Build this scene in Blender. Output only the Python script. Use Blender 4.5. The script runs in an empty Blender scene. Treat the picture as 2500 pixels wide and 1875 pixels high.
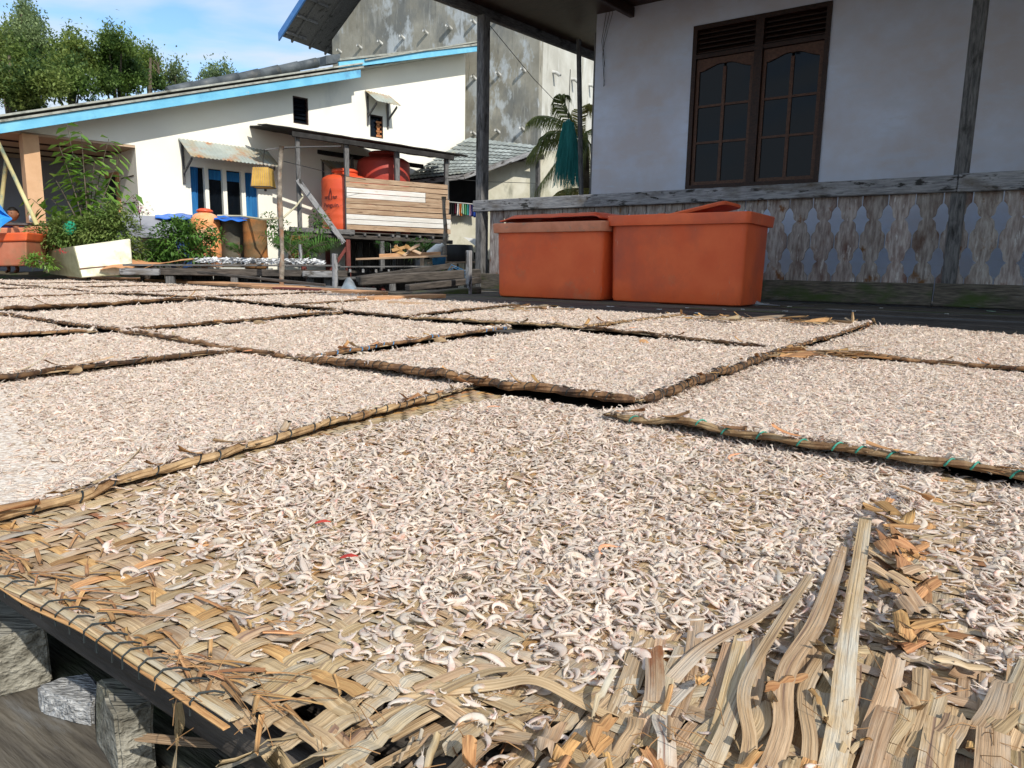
import bpy, bmesh, math, random
import numpy as np
from mathutils import Vector, Matrix, noise, Quaternion
random.seed(7); np.random.seed(7)
rnd = random.uniform
def lin(a, b, n): return np.linspace(a, b, n).tolist()
S = bpy.context.scene
C = S.collection

# ------------------------------------------------------------------ camera, sky, sun, exposure
F, CX, CY, H = 1720.0, 1250.0, 937.5, 0.31          # focal length and centre in pixels of the 2500 px photograph, eye height
PITCH, ROLL = math.atan(282 / F), 0.0165
cam = bpy.data.cameras.new('camera'); camo = bpy.data.objects.new('camera', cam); C.objects.link(camo)
cam.sensor_width = 36; cam.lens = 36 * F / 2500; cam.clip_start = 0.01; cam.clip_end = 2000
camo.matrix_world = Matrix.Translation((0, 0, H)) @ Matrix.Rotation(math.pi / 2 - PITCH, 4, 'X') @ Matrix.Rotation(ROLL, 4, 'Z')
S.camera = camo
SUN_EL = math.radians(40)
to_sun = Vector((0.58 * math.cos(SUN_EL), -0.814 * math.cos(SUN_EL), math.sin(SUN_EL))).normalized()
sl = bpy.data.lights.new('sun', 'SUN'); sl.energy = 4.35; sl.angle = math.radians(0.53); sl.color = (1.0, 0.945, 0.85)
so = bpy.data.objects.new('sun', sl); C.objects.link(so); so.rotation_euler = to_sun.to_track_quat('Z', 'Y').to_euler()
W = bpy.data.worlds.new('World'); S.world = W; W.use_nodes = True
nt = W.node_tree; nt.nodes.clear()
def nn(nt, t, **k):
    n = nt.nodes.new(t)
    for a, b in k.items(): setattr(n, a, b)
    return n
wo = nn(nt, 'ShaderNodeOutputWorld'); bg = nn(nt, 'ShaderNodeBackground'); bg.inputs[1].default_value = 0.14
sky = nn(nt, 'ShaderNodeTexSky', sky_type='NISHITA', sun_disc=False, sun_elevation=SUN_EL, sun_rotation=math.atan2(to_sun.x, to_sun.y))
sky.air_density = 1.0; sky.dust_density = 0.6; sky.ozone_density = 1.6
tc = nn(nt, 'ShaderNodeTexCoord'); sx = nn(nt, 'ShaderNodeSeparateXYZ'); nt.links.new(tc.outputs['Generated'], sx.inputs[0])
ad = nn(nt, 'ShaderNodeMath', operation='ADD'); ad.inputs[1].default_value = 0.22; nt.links.new(sx.outputs[2], ad.inputs[0])
dx = nn(nt, 'ShaderNodeMath', operation='DIVIDE'); dy = nn(nt, 'ShaderNodeMath', operation='DIVIDE')
nt.links.new(sx.outputs[0], dx.inputs[0]); nt.links.new(sx.outputs[1], dy.inputs[0]); nt.links.new(ad.outputs[0], dx.inputs[1]); nt.links.new(ad.outputs[0], dy.inputs[1])
cx_ = nn(nt, 'ShaderNodeCombineXYZ'); nt.links.new(dx.outputs[0], cx_.inputs[0]); nt.links.new(dy.outputs[0], cx_.inputs[1])
mp = nn(nt, 'ShaderNodeMapping'); mp.inputs['Rotation'].default_value = (0, 0, 0.5); mp.inputs['Scale'].default_value = (0.9, 1.7, 1); nt.links.new(cx_.outputs[0], mp.inputs[0])
no = nn(nt, 'ShaderNodeTexNoise'); no.inputs['Scale'].default_value = 1.5; no.inputs['Detail'].default_value = 7; no.inputs['Roughness'].default_value = 0.47; no.inputs['Distortion'].default_value = 0.5
nt.links.new(mp.outputs[0], no.inputs[0])
cr = nn(nt, 'ShaderNodeValToRGB'); cr.color_ramp.elements[0].position = 0.37; cr.color_ramp.elements[1].position = 0.52
cr.color_ramp.elements[0].color = (0.02, 0.02, 0.02, 1); cr.color_ramp.elements[1].color = (0.92, 0.92, 0.92, 1)
nt.links.new(no.outputs[0], cr.inputs[0])
# the clear blue is brightened and more saturated, clouds are a pale grey blue
hs = nn(nt, 'ShaderNodeHueSaturation'); hs.inputs['Saturation'].default_value = 1.18; hs.inputs['Value'].default_value = 1.5; nt.links.new(sky.outputs[0], hs.inputs['Color'])
mx = nn(nt, 'ShaderNodeMix', data_type='RGBA'); mx.inputs['B'].default_value = (5.0, 5.7, 6.5, 1)
nt.links.new(cr.outputs[0], mx.inputs['Factor']); nt.links.new(hs.outputs[0], mx.inputs['A']); nt.links.new(mx.outputs['Result'], bg.inputs[0]); nt.links.new(bg.outputs[0], wo.inputs[0])
S.view_settings.view_transform = 'Standard'; S.view_settings.look = 'None'; S.view_settings.gamma = 1; S.view_settings.exposure = 0.08
S.view_settings.use_curve_mapping = False
S.render.engine = 'CYCLES'; S.cycles.max_bounces = 8; S.cycles.use_denoising = True

# ------------------------------------------------------------------ measuring: a pixel of the photo (2212 px wide) to a point of the place
cP, sP, cR, sR = math.cos(PITCH), math.sin(PITCH), math.cos(ROLL), math.sin(ROLL)
def ray(px, py):
    x = (px * 2500 / 2212 - CX) / F; y = -(py * 2500 / 2212 - CY) / F
    x, y = x * cR - y * sR, x * sR + y * cR
    return Vector((x, y * sP + cP, y * cP - sP))
def G(px, py, z=0.03):
    d = ray(px, py); return Vector((0, 0, H)) + d * ((z - H) / d.z)
def AT(px, py, Y):
    d = ray(px, py); return Vector((0, 0, H)) + d * (Y / d.y)
def c5(X, Y): return ((500 + X / 3.16) * .8848, (350 + Y / 3.16) * .8848)
U = Vector((0.819, -0.574, 0)); N = Vector((0.574, 0.819, 0)); Z = Vector((0, 0, 1))
def UN(u, n, z=0.0): return U * u + N * n + Z * z
class Plane:
    """a vertical plane: s runs along it, z up, o out of it towards the camera"""
    def __init__(s, pt, d):
        s.p = Vector((pt[0], pt[1], 0)); s.d = Vector((d[0], d[1], 0)).normalized(); s.o = Vector((s.d.y, -s.d.x, 0)); s.ang = math.atan2(s.d.y, s.d.x)
    def __call__(s, a, z, o=0.0): return s.p + s.d * a + Z * z + s.o * o
    def hit(s, px, py, off=0.0):
        r = ray(px, py); q = s.p + s.o * off; t = q.dot(s.o) / r.dot(s.o); w = Vector((0, 0, H)) + r * t
        return (w - s.p).dot(s.d), w.z
VER = Plane((N * 7.9)[:2], U[:2]); WAL = Plane((N * 9.25)[:2], U[:2])
WH = Plane((-5.8, 13.4), (.713, .701)); GR = Plane((-1.3, 18.2), (.866, -.5))
class Stand(Plane):
    K = 1.16                                    # the stand is drawn up in units of 1.16 m
    def __call__(s, a, z, o=0.0): return s.p + s.d * (a * s.K) + Z * (.31 + (z - .31) * s.K) + s.o * (o * s.K)
    def hit(s, px, py, off=0.0): a, z = Plane.hit(s, px, py, off * s.K); return a / s.K, .31 + (z - .31) / s.K
SH = Stand((-3.257, 13.92), (.857, .515))

# ------------------------------------------------------------------ materials
MATS = {}
def mat(name, c1, c2=None, scale=6, rough=.75, bump=.25, bscale=40, stretch=(1, 1, 1), stains=(), rand=.12, hue=.0, spec=.3, metal=0, detail=6, contrast=(.35, .65), sub=0, trans=0, alpha=1, bdist=.01, coat=0, uv=False):
    m = bpy.data.materials.new(name); m.use_nodes = True; t = m.node_tree; L = t.links
    b = t.nodes['Principled BSDF']; b.inputs['Roughness'].default_value = rough; b.inputs['Metallic'].default_value = metal
    b.inputs['Specular IOR Level'].default_value = spec; b.inputs['Coat Weight'].default_value = coat
    tc = nn(t, 'ShaderNodeTexCoord'); oi = nn(t, 'ShaderNodeObjectInfo')
    sc = nn(t, 'ShaderNodeVectorMath', operation='SCALE'); sc.inputs[0].default_value = (31, 17, 23); L.new(oi.outputs['Random'], sc.inputs['Scale'])
    av = nn(t, 'ShaderNodeVectorMath', operation='ADD'); L.new(tc.outputs['UV' if uv else 'Object'], av.inputs[0]); L.new(sc.outputs[0], av.inputs[1])
    mp = nn(t, 'ShaderNodeMapping'); mp.inputs['Scale'].default_value = stretch; L.new(av.outputs[0], mp.inputs[0])
    n1 = nn(t, 'ShaderNodeTexNoise'); n1.inputs['Scale'].default_value = scale; n1.inputs['Detail'].default_value = detail; n1.inputs['Roughness'].default_value = .6; L.new(mp.outputs[0], n1.inputs[0])
    r = nn(t, 'ShaderNodeValToRGB'); e = r.color_ramp.elements; e[0].position, e[1].position = contrast
    c2 = c2 or c1
    e[0].color = (*c1, 1); e[1].color = (*c2, 1); L.new(n1.outputs[0], r.inputs[0]); col = r.outputs[0]
    for (sc_, c, lo, hi, st) in stains:
        m2 = nn(t, 'ShaderNodeMapping'); m2.inputs['Scale'].default_value = st; m2.inputs['Location'].default_value = (sc_ * 3.1, lo * 7, hi * 5); L.new(av.outputs[0], m2.inputs[0])
        n2 = nn(t, 'ShaderNodeTexNoise'); n2.inputs['Scale'].default_value = sc_; n2.inputs['Detail'].default_value = 8; n2.inputs['Roughness'].default_value = .62; L.new(m2.outputs[0], n2.inputs[0])
        rr = nn(t, 'ShaderNodeValToRGB'); rr.color_ramp.elements[0].position = lo; rr.color_ramp.elements[1].position = hi; L.new(n2.outputs[0], rr.inputs[0])
        mm = nn(t, 'ShaderNodeMix', data_type='RGBA'); L.new(rr.outputs[0], mm.inputs['Factor']); L.new(col, mm.inputs['A']); mm.inputs['B'].default_value = (*c, 1); col = mm.outputs['Result']
    if rand or hue:
        h = nn(t, 'ShaderNodeHueSaturation'); ma = nn(t, 'ShaderNodeMapRange'); ma.inputs['To Min'].default_value = 1 - rand; ma.inputs['To Max'].default_value = 1 + rand
        L.new(oi.outputs['Random'], ma.inputs['Value']); L.new(ma.outputs[0], h.inputs['Value'])
        if hue:
            mh = nn(t, 'ShaderNodeMapRange'); mh.inputs['To Min'].default_value = .5 - hue; mh.inputs['To Max'].default_value = .5 + hue
            fr = nn(t, 'ShaderNodeMath', operation='FRACT'); ml = nn(t, 'ShaderNodeMath', operation='MULTIPLY'); ml.inputs[1].default_value = 13.7
            L.new(oi.outputs['Random'], ml.inputs[0]); L.new(ml.outputs[0], fr.inputs[0]); L.new(fr.outputs[0], mh.inputs['Value']); L.new(mh.outputs[0], h.inputs['Hue'])
        L.new(col, h.inputs['Color']); col = h.outputs[0]
    L.new(col, b.inputs['Base Color'])
    if bump:
        n3 = nn(t, 'ShaderNodeTexNoise'); n3.inputs['Scale'].default_value = bscale; n3.inputs['Detail'].default_value = 5; L.new(mp.outputs[0], n3.inputs[0])
        bu = nn(t, 'ShaderNodeBump'); bu.inputs['Strength'].default_value = bump; bu.inputs['Distance'].default_value = bdist; L.new(n3.outputs[0], bu.inputs['Height']); L.new(bu.outputs[0], b.inputs['Normal'])
    if sub: b.inputs['Subsurface Weight'].default_value = sub; b.inputs['Subsurface Radius'].default_value = (.004, .003, .002); b.inputs['Subsurface Scale'].default_value = .5
    if trans:       # thin leaf: light passes through
        tr = nn(t, 'ShaderNodeBsdfTranslucent'); ms = nn(t, 'ShaderNodeMixShader'); ms.inputs[0].default_value = trans
        L.new(col, tr.inputs[0]); L.new(b.outputs[0], ms.inputs[1]); L.new(tr.outputs[0], ms.inputs[2]); L.new(ms.outputs[0], t.nodes['Material Output'].inputs[0])
    if alpha < 1: b.inputs['Alpha'].default_value = alpha
    MATS[name] = m; return m
V3 = (1, 1, 1); GX = (1, 9, 9)
STRIP = mat('palm_leaf_strip', (.31, .20, .105), (.53, .385, .23), scale=16, stretch=(1, 26, 26), rough=.62, bump=.7, bscale=22, rand=.2, hue=.012, bdist=.002, uv=True,
            stains=((7, (.47, .42, .34), .50, .68, (1, 3, 3)), (5, (.26, .11, .04), .62, .68, (1, 3, 3)), (9, (.20, .125, .085), .58, .66, (.35, 22, 22)), (30, (.17, .08, .04), .66, .72, (.6, 2, 2))))
BARK = mat('strip_bark_edge', (.30, .14, .055), (.52, .30, .13), scale=30, stretch=(1, 16, 16), rough=.8, bump=.7, bscale=30, rand=.35, hue=.012, bdist=.003, uv=True)
RIMM = mat('rim_binding', (.06, .028, .014), (.25, .14, .065), scale=18, stretch=V3, rough=.75, bump=.7, bscale=90, rand=.35, bdist=.006, stains=((14, (.05, .03, .02), .55, .65, V3),))
RIML = mat('rim_binding_light', (.17, .09, .04), (.42, .29, .155), scale=25, rough=.7, bump=.6, bscale=90, rand=.15, bdist=.004)
WOODG = mat('grey_weathered_wood', (.065, .063, .062), (.18, .175, .17), scale=9, stretch=GX, rough=.85, bump=.7, bscale=16, rand=.2, stains=((3, (.03, .028, .026), .56, .68, (1, 3, 3)),))
WOODRAIL = mat('rail_grey_wood', (.17, .17, .18), (.34, .34, .34), scale=7, stretch=GX, rough=.85, bump=.7, bscale=14, rand=.1, stains=((6, (.035, .033, .03), .55, .62, (1, 3, 3)), (2, (.10, .08, .06), .52, .7, (1, 2, 2))))
WOODD = mat('dark_wet_wood', (.035, .029, .024), (.095, .08, .068), scale=6, stretch=GX, rough=.7, bump=.5, bscale=14, rand=.25, stains=((2.5, (.012, .011, .01), .5, .7, (1, 3, 3)),))
WOODF = mat('mossy_dark_board', (.05, .042, .034), (.15, .13, .10), scale=8, stretch=GX, rough=.85, bump=.6, bscale=16, rand=.1, stains=((2.2, (.05, .075, .02), .5, .66, (1, 2, 2)), (5, (.17, .17, .165), .62, .74, (1, 4, 4))))
WOODB = mat('tan_board', (.30, .19, .115), (.46, .33, .22), scale=3, stretch=GX, rough=.8, bump=.4, bscale=14, rand=.15, stains=((4, (.12, .07, .04), .6, .72, (1, 4, 4)),))
WOODW = mat('whitewashed_board', (.60, .56, .50), (.74, .72, .68), scale=3, stretch=GX, rough=.8, bump=.3, bscale=14, rand=.06, stains=((3, (.42, .33, .24), .62, .75, (1, 5, 5)),))
WOODO = mat('fresh_orange_board', (.42, .20, .09), (.62, .36, .19), scale=5, stretch=GX, rough=.75, bump=.3, bscale=14, rand=.12)
WOODR = mat('red_painted_wood', (.10, .03, .025), (.20, .05, .04), scale=6, stretch=GX, rough=.8, rand=.1)
WOODBR = mat('brown_window_wood', (.018, .008, .005), (.05, .021, .012), scale=6, stretch=GX, rough=.5, bump=.2, rand=.06)
WOODS = mat('brown_sash_wood', (.06, .025, .014), (.12, .055, .03), scale=6, stretch=GX, rough=.5, bump=.2, rand=.06)
BLOCK = mat('weathered_block', (.12, .11, .085), (.36, .34, .28), scale=11, stretch=(1, 8, 8), rough=.9, bump=.9, bscale=22, rand=.12, stains=((6, (.10, .11, .05), .55, .7, V3),))
BALU = mat('baluster_board', (.19, .15, .13), (.41, .37, .335), scale=6, stretch=(7, 7, 1.2), rough=.85, bump=.7, bscale=14, rand=.16, hue=.012,
           stains=((3, (.13, .075, .055), .52, .68, (2, 2, .8)), (9, (.55, .53, .50), .60, .70, (3, 3, .7)), (5, (.17, .08, .03), .6, .68, (1.5, 1.5, 1))))
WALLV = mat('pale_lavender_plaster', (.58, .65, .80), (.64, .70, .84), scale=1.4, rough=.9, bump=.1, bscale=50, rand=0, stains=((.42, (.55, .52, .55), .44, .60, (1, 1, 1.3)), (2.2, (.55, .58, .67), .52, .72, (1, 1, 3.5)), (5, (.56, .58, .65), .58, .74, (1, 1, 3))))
WALLW = mat('white_paint_wall', (.82, .795, .69), (.86, .84, .74), scale=1.2, rough=.9, bump=.08, bscale=50, rand=0, stains=((1.2, (.62, .62, .58), .62, .8, (1, 1, .4)),))
WALLG = mat('bare_cement_render', (.24, .225, .18), (.37, .355, .30), scale=1.6, rough=.95, bump=.4, bscale=14, rand=0,
            stains=((.8, (.17, .175, .165), .48, .62, (1, 1, .6)), (1.9, (.44, .47, .48), .53, .60, (1, 1, .55)), (7, (.38, .38, .35), .55, .75, (1.6, 1.6, .22)), (6, (.10, .10, .09), .6, .75, (2, 2, .3)), (.7, (.42, .28, .09), .69, .78, V3)))
WALLG2 = mat('pale_cement_render', (.42, .41, .36), (.55, .545, .49), scale=1.6, rough=.95, bump=.3, bscale=14, rand=0, stains=((1.5, (.62, .63, .60), .5, .65, (1, 1, .3)), (5, (.27, .26, .21), .55, .72, (1.4, 1.4, .2))))
WALLC = mat('cream_stained_wall', (.55, .52, .40), (.70, .68, .57), scale=1.8, rough=.95, bump=.15, rand=0, stains=((1.5, (.20, .20, .15), .60, .72, (1.3, 1.3, .4)), (1.1, (.55, .27, .07), .66, .75, (1, 1, .6)), (3, (.40, .38, .25), .5, .7, (1, 1, .5))))
PORCH = mat('peach_render', (.56, .34, .19), (.66, .42, .25), scale=3, rough=.9, bump=.1, rand=0, stains=((2, (.42, .27, .17), .58, .72, V3),))
CEIL = mat('porch_ceiling', (.46, .33, .22), (.52, .38, .27), scale=2, rough=.9, rand=0)
PGREY = mat('grey_blue_wall', (.22, .23, .27), (.28, .29, .33), scale=2, rough=.9, rand=0)
BLUEP = mat('sky_blue_paint', (.13, .42, .62), (.20, .53, .72), scale=3, rough=.6, bump=.15, rand=.05, stains=((5, (.42, .45, .42), .66, .72, (1, 1, 1)), (2, (.10, .30, .5), .6, .7, V3)))
BLUED = mat('deep_blue_paint', (.06, .17, .42), (.08, .22, .5), rough=.5, rand=.05)
METR = mat('dark_roof_metal', (.045, .055, .065), (.10, .115, .125), scale=5, rough=.6, spec=.4, rand=.15, stains=((3, (.16, .15, .13), .6, .7, V3),))
ASB = mat('pale_roof_edge', (.28, .29, .26), (.42, .43, .38), scale=8, rough=.9, rand=.15, stains=((4, (.1, .1, .08), .55, .7, V3),))
TILE = mat('grey_roof_sheet', (.17, .19, .18), (.31, .34, .33), scale=4, rough=.85, rand=.2, bump=.2, stains=((2, (.36, .33, .2), .6, .7, V3),))
ZINC = mat('zinc_awning', (.33, .37, .34), (.45, .49, .45), scale=3, rough=.5, spec=.5, metal=.15, rand=.04, bump=.05, stains=((1.6, (.40, .29, .15), .45, .62, (1, 1, 1)), (2.3, (.42, .17, .06), .56, .68, V3)))
BINO = mat('orange_bin_plastic', (.76, .115, .030), (.84, .15, .042), scale=3, rough=.48, spec=.35, bump=.25, bscale=220, bdist=.001, rand=.05, stains=((1.6, (.52, .10, .045), .46, .70, (1, 1, .8)), (2.4, (.50, .20, .10), .62, .78, V3), (30, (.62, .28, .18), .66, .74, (1, 1, .2))))
BINF = mat('faded_orange_plastic', (.42, .12, .06), (.52, .19, .11), scale=3, rough=.6, spec=.3, bump=.2, bscale=200, bdist=.001, rand=.05, stains=((2.2, (.30, .16, .09), .5, .7, (1, 1, .8)),))
RIMB = mat('dusty_bin_rim', (.52, .18, .09), (.64, .24, .13), scale=6, rough=.6, bump=.2, bscale=150, bdist=.001, rand=.05, stains=((7, (.33, .22, .15), .55, .7, V3),))
TANK = mat('orange_tank_plastic', (.68, .085, .03), (.74, .12, .045), scale=2, rough=.38, spec=.45, bump=.1, rand=.03)
TANKR = mat('red_tank_plastic', (.38, .045, .03), (.45, .06, .04), scale=2, rough=.45, spec=.4, bump=.1, rand=.03)
TANKO = mat('pale_orange_tank', (.80, .28, .10), (.84, .36, .16), scale=2, rough=.5, rand=.03, stains=((2, (.72, .5, .36), .5, .62, (1, 1, 2)),))
BLACK = mat('black_plastic', (.01, .01, .011), rough=.5, rand=0)
PRINT = mat('dark_print', (.03, .02, .03), rough=.6, rand=0, bump=0)
CORD = mat('dark_stitch_cord', (.012, .018, .02), (.03, .035, .035), rough=.7, rand=.2)
CORDG = mat('green_stitch_cord', (.03, .22, .16), (.05, .30, .22), rough=.6, rand=.1)
CORDB = mat('blue_stitch_cord', (.04, .20, .42), (.08, .30, .55), rough=.6, rand=.1)
GLASS = mat('dark_window_glass', (.004, .006, .009), rough=.04, bump=0, rand=0, spec=.2)
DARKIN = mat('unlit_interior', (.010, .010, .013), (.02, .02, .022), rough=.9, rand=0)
CURT = mat('blue_curtain', (.012, .11, .30), (.025, .19, .44), scale=14, stretch=(1, 1, .1), rough=.8, rand=.05)
BRICKM = mat('red_brick', (.36, .13, .05), (.50, .22, .09), scale=20, rough=.9, rand=.3)
MUD = mat('mud', (.018, .016, .012), (.05, .044, .034), scale=1.5, rough=.9, bump=.6, bscale=5, rand=0, bdist=.05)
SOIL = mat('soil', (.05, .045, .025), (.10, .08, .05), scale=3, rough=.95, bump=.6, bscale=9, rand=0, stains=((2, (.04, .07, .02), .5, .6, V3),))
LEAF1 = mat('bush_leaf', (.06, .15, .025), (.13, .25, .045), scale=3, rough=.45, spec=.4, bump=0, rand=.1, trans=.3)
LEAF2 = mat('bright_leaf', (.09, .20, .022), (.20, .33, .055), scale=3, rough=.42, spec=.45, bump=0, rand=.1, trans=.35)
LEAF3 = mat('fine_weed_leaf', (.11, .19, .04), (.22, .28, .08), scale=4, rough=.6, bump=0, rand=.1, trans=.3)
LEAFT = mat('tree_leaf', (.14, .23, .05), (.31, .38, .11), scale=.35, rough=.5, bump=0, rand=.14, trans=.45, detail=3, stains=((.9, (.07, .13, .04), .5, .6, V3),))
LEAFT2 = mat('casuarina_leaf', (.14, .21, .10), (.26, .33, .15), scale=.5, rough=.6, bump=0, rand=.1, trans=.4)
FERN = mat('fern_leaf', (.07, .18, .03), (.14, .27, .07), scale=4, rough=.5, bump=0, rand=.1, trans=.35)
PALM = mat('palm_frond_leaf', (.10, .13, .035), (.26, .29, .09), scale=4, rough=.5, bump=0, rand=.12, trans=.35)
PALMY = mat('dry_palm_leaf', (.24, .22, .05), (.40, .34, .10), scale=4, rough=.6, bump=0, rand=.1, trans=.3)
TRUNK = mat('tree_bark', (.07, .055, .04), (.17, .14, .10), scale=8, rough=.9, bump=.8, bscale=20, rand=.1)
POLEM = mat('rough_pole_bark', (.12, .10, .08), (.30, .26, .21), scale=14, rough=.9, bump=.9, bscale=40, rand=.1, stains=((6, (.26, .13, .07), .52, .62, (1, 1, .6)),))
NET = mat('teal_fishing_net', (.015, .16, .15), (.04, .28, .26), scale=20, stretch=(1, 1, .1), rough=.7, rand=.05)
FIBRE = mat('cream_fibreglass', (.62, .57, .42), (.74, .70, .56), scale=2, rough=.5, rand=0, stains=((2.5, (.26, .27, .14), .50, .68, V3), (6, (.42, .24, .10), .66, .74, (1, 1, .4))))
FIBRED = mat('algae_fibreglass', (.17, .17, .09), (.32, .31, .20), scale=3, rough=.7, rand=0)
TARPB = mat('blue_tarpaulin', (.015, .10, .48), (.03, .18, .62), scale=4, rough=.4, rand=.05)
TARPC = mat('bright_blue_tarpaulin', (.02, .22, .65), (.04, .30, .78), scale=4, rough=.4, rand=.05)
DRUMB = mat('rusty_brown_drum', (.06, .058, .045), (.12, .105, .075), scale=4, rough=.7, rand=.05, stains=((2, (.20, .07, .025), .55, .68, V3),))
DRUMO = mat('rust_orange_drum', (.09, .08, .04), (.24, .11, .04), scale=2.5, rough=.7, rand=.05, stains=((2, (.40, .15, .04), .5, .66, V3),))
DRUMU = mat('dark_blue_drum', (.02, .05, .14), (.03, .07, .2), rough=.5, rand=.05)
CAGE = mat('yellow_cage_cloth', (.42, .25, .05), (.60, .38, .08), scale=9, rough=.8, rand=0, stains=((4, (.30, .14, .03), .55, .7, V3),))
HOSE = mat('cream_hose', (.46, .42, .28), (.55, .5, .35), rough=.6, rand=.05)
ROPEY = mat('yellow_pole_paint', (.46, .40, .18), (.56, .5, .26), scale=3, rough=.7, rand=.05, stains=((3, (.20, .26, .2), .5, .6, (1, 1, 1)),))
GREENP = mat('green_plastic', (.015, .24, .13), (.02, .28, .16), rough=.4, rand=0)
SKIN = mat('skin', (.20, .085, .045), (.25, .11, .06), rough=.6, rand=0, bump=0)
HAIR = mat('black_hair', (.008, .007, .006), rough=.5, rand=0)
WHITEP = mat('white_plastic', (.68, .68, .64), (.76, .76, .73), rough=.45, rand=.05)
PVC = mat('pale_pipe', (.42, .42, .40), (.55, .55, .52), rough=.6, rand=.1)
BAG = mat('pale_blue_plastic_bag', (.38, .46, .52), (.55, .62, .66), scale=10, rough=.25, rand=0, spec=.6, trans=.4)
SQUID = mat('white_fish_piece', (.60, .60, .60), (.78, .78, .78), scale=20, rough=.5, rand=.15)
PINKF = mat('magenta_petal', (.45, .03, .22), rough=.6, rand=.1, trans=.3)
REDF = mat('red_petal', (.55, .02, .04), rough=.6, rand=.1)
SHR = mat('dried_shrimp_shell', (.74, .61, .50), (.86, .79, .70), scale=90, rough=.45, spec=.4, bump=.4, bscale=500, bdist=.0006, rand=.16, hue=.014, trans=.38, stains=((120, (.72, .40, .28), .54, .70, V3),))
SHRO = mat('orange_shrimp_shell', (.70, .25, .11), (.82, .45, .27), scale=90, rough=.5, bump=.3, bscale=400, bdist=.0006, rand=.1)
BED = mat('packed_shrimp_bed', (.56, .44, .34), (.80, .71, .61), scale=130, stretch=V3, rough=.8, bump=1, bscale=170, bdist=.006, rand=.03, detail=4, contrast=(.42, .56), stains=((60, (.34, .23, .14), .60, .68, V3),))
WEAVEF = mat('distant_mat_weave', (.30, .19, .10), (.52, .40, .25), scale=40, rough=.8, bump=.5, bscale=60, rand=.1)
RED = mat('red_flake', (.42, .03, .02), (.55, .08, .05), scale=40, rough=.6, rand=.1)
CLOTH = {k: mat('cloth_' + k, c, rough=.9, rand=0) for k, c in dict(black=(.01, .01, .012), maroon=(.12, .02, .04), white=(.7, .7, .68), orange=(.6, .18, .03), mint=(.35, .55, .42), teal=(.05, .3, .3), lilac=(.45, .3, .42), navy=(.02, .03, .16), blue=(.03, .1, .45), green=(.1, .3, .12)).items()}
CAPBL = mat('shed_roof_sheet', (.012, .011, .010), (.035, .032, .03), scale=8, rough=.85, rand=.2)

# ------------------------------------------------------------------ builders
def mesh_obj(name, V, Fc, m, loc=(0, 0, 0), parent=None, smooth=False):
    me = bpy.data.meshes.new(name); loc = Vector(loc)
    V = np.asarray(V, dtype=float) - np.array(loc)
    me.from_pydata(V.tolist(), [], Fc); me.materials.append(m)
    if smooth: me.polygons.foreach_set('use_smooth', [True] * len(me.polygons))
    o = bpy.data.objects.new(name, me); C.objects.link(o); put(o, loc, parent); return o
def put(o, loc, parent):
    if parent is not None:
        o.parent = parent; o.location = Vector(loc) - wloc(parent)
    else: o.location = loc
def wloc(o):
    l = Vector(o.location)
    while o.parent: o = o.parent; l += o.location
    return l
def tag(o, label=None, cat=None, group=None, kind=None):
    if label: o['label'] = label
    if cat: o['category'] = cat
    if group: o['group'] = group
    if kind: o['kind'] = kind
    return o
def thing(name, loc, label, cat, group=None):
    o = bpy.data.objects.new(name, None); o.empty_display_size = .1; C.objects.link(o); o.location = loc
    return tag(o, label, cat, group)
def setting(name, loc=(0, 0, 0)):
    o = bpy.data.objects.new(name, None); C.objects.link(o); o.location = loc; o['kind'] = 'structure'; return o
class MB:
    def __init__(s): s.v = []; s.f = []
    def add(s, V, Fc):
        k = len(s.v); s.v += [tuple(x) for x in V]; s.f += [tuple(i + k for i in f) for f in Fc]; return s
    def hexa(s, P8): return s.add(P8, [(0, 3, 2, 1), (4, 5, 6, 7), (0, 1, 5, 4), (1, 2, 6, 5), (2, 3, 7, 6), (3, 0, 4, 7)])
    def pbox(s, PL, s0, s1, z0, z1, o0, o1, z1b=None, z0b=None):
        z1b = z1 if z1b is None else z1b; z0b = z0 if z0b is None else z0b
        return s.hexa([PL(s0, z0, o1), PL(s1, z0b, o1), PL(s1, z0b, o0), PL(s0, z0, o0), PL(s0, z1, o1), PL(s1, z1b, o1), PL(s1, z1b, o0), PL(s0, z1, o0)])
    def box(s, c, sx, sy, sz, rz=0):
        R = Matrix.Rotation(rz, 3, 'Z'); P = []
        for z in (-1, 1):
            for a, b in ((-1, -1), (1, -1), (1, 1), (-1, 1)): P.append(Vector(c) + R @ Vector((a * sx / 2, b * sy / 2, z * sz / 2)))
        return s.hexa(P)
    def tube(s, pts, rad, n=8, cap=True):
        V, Fc = sweep(pts, [(math.cos(2 * math.pi * i / n), math.sin(2 * math.pi * i / n)) for i in range(n)], rad, closed=True, cap=cap)
        return s.add(V, Fc)
    def build(s, name, m, loc=None, parent=None, smooth=False):
        if loc is None: loc = wloc(parent) if parent else (0, 0, 0)
        return mesh_obj(name, s.v, s.f, m, loc, parent, smooth)
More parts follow.
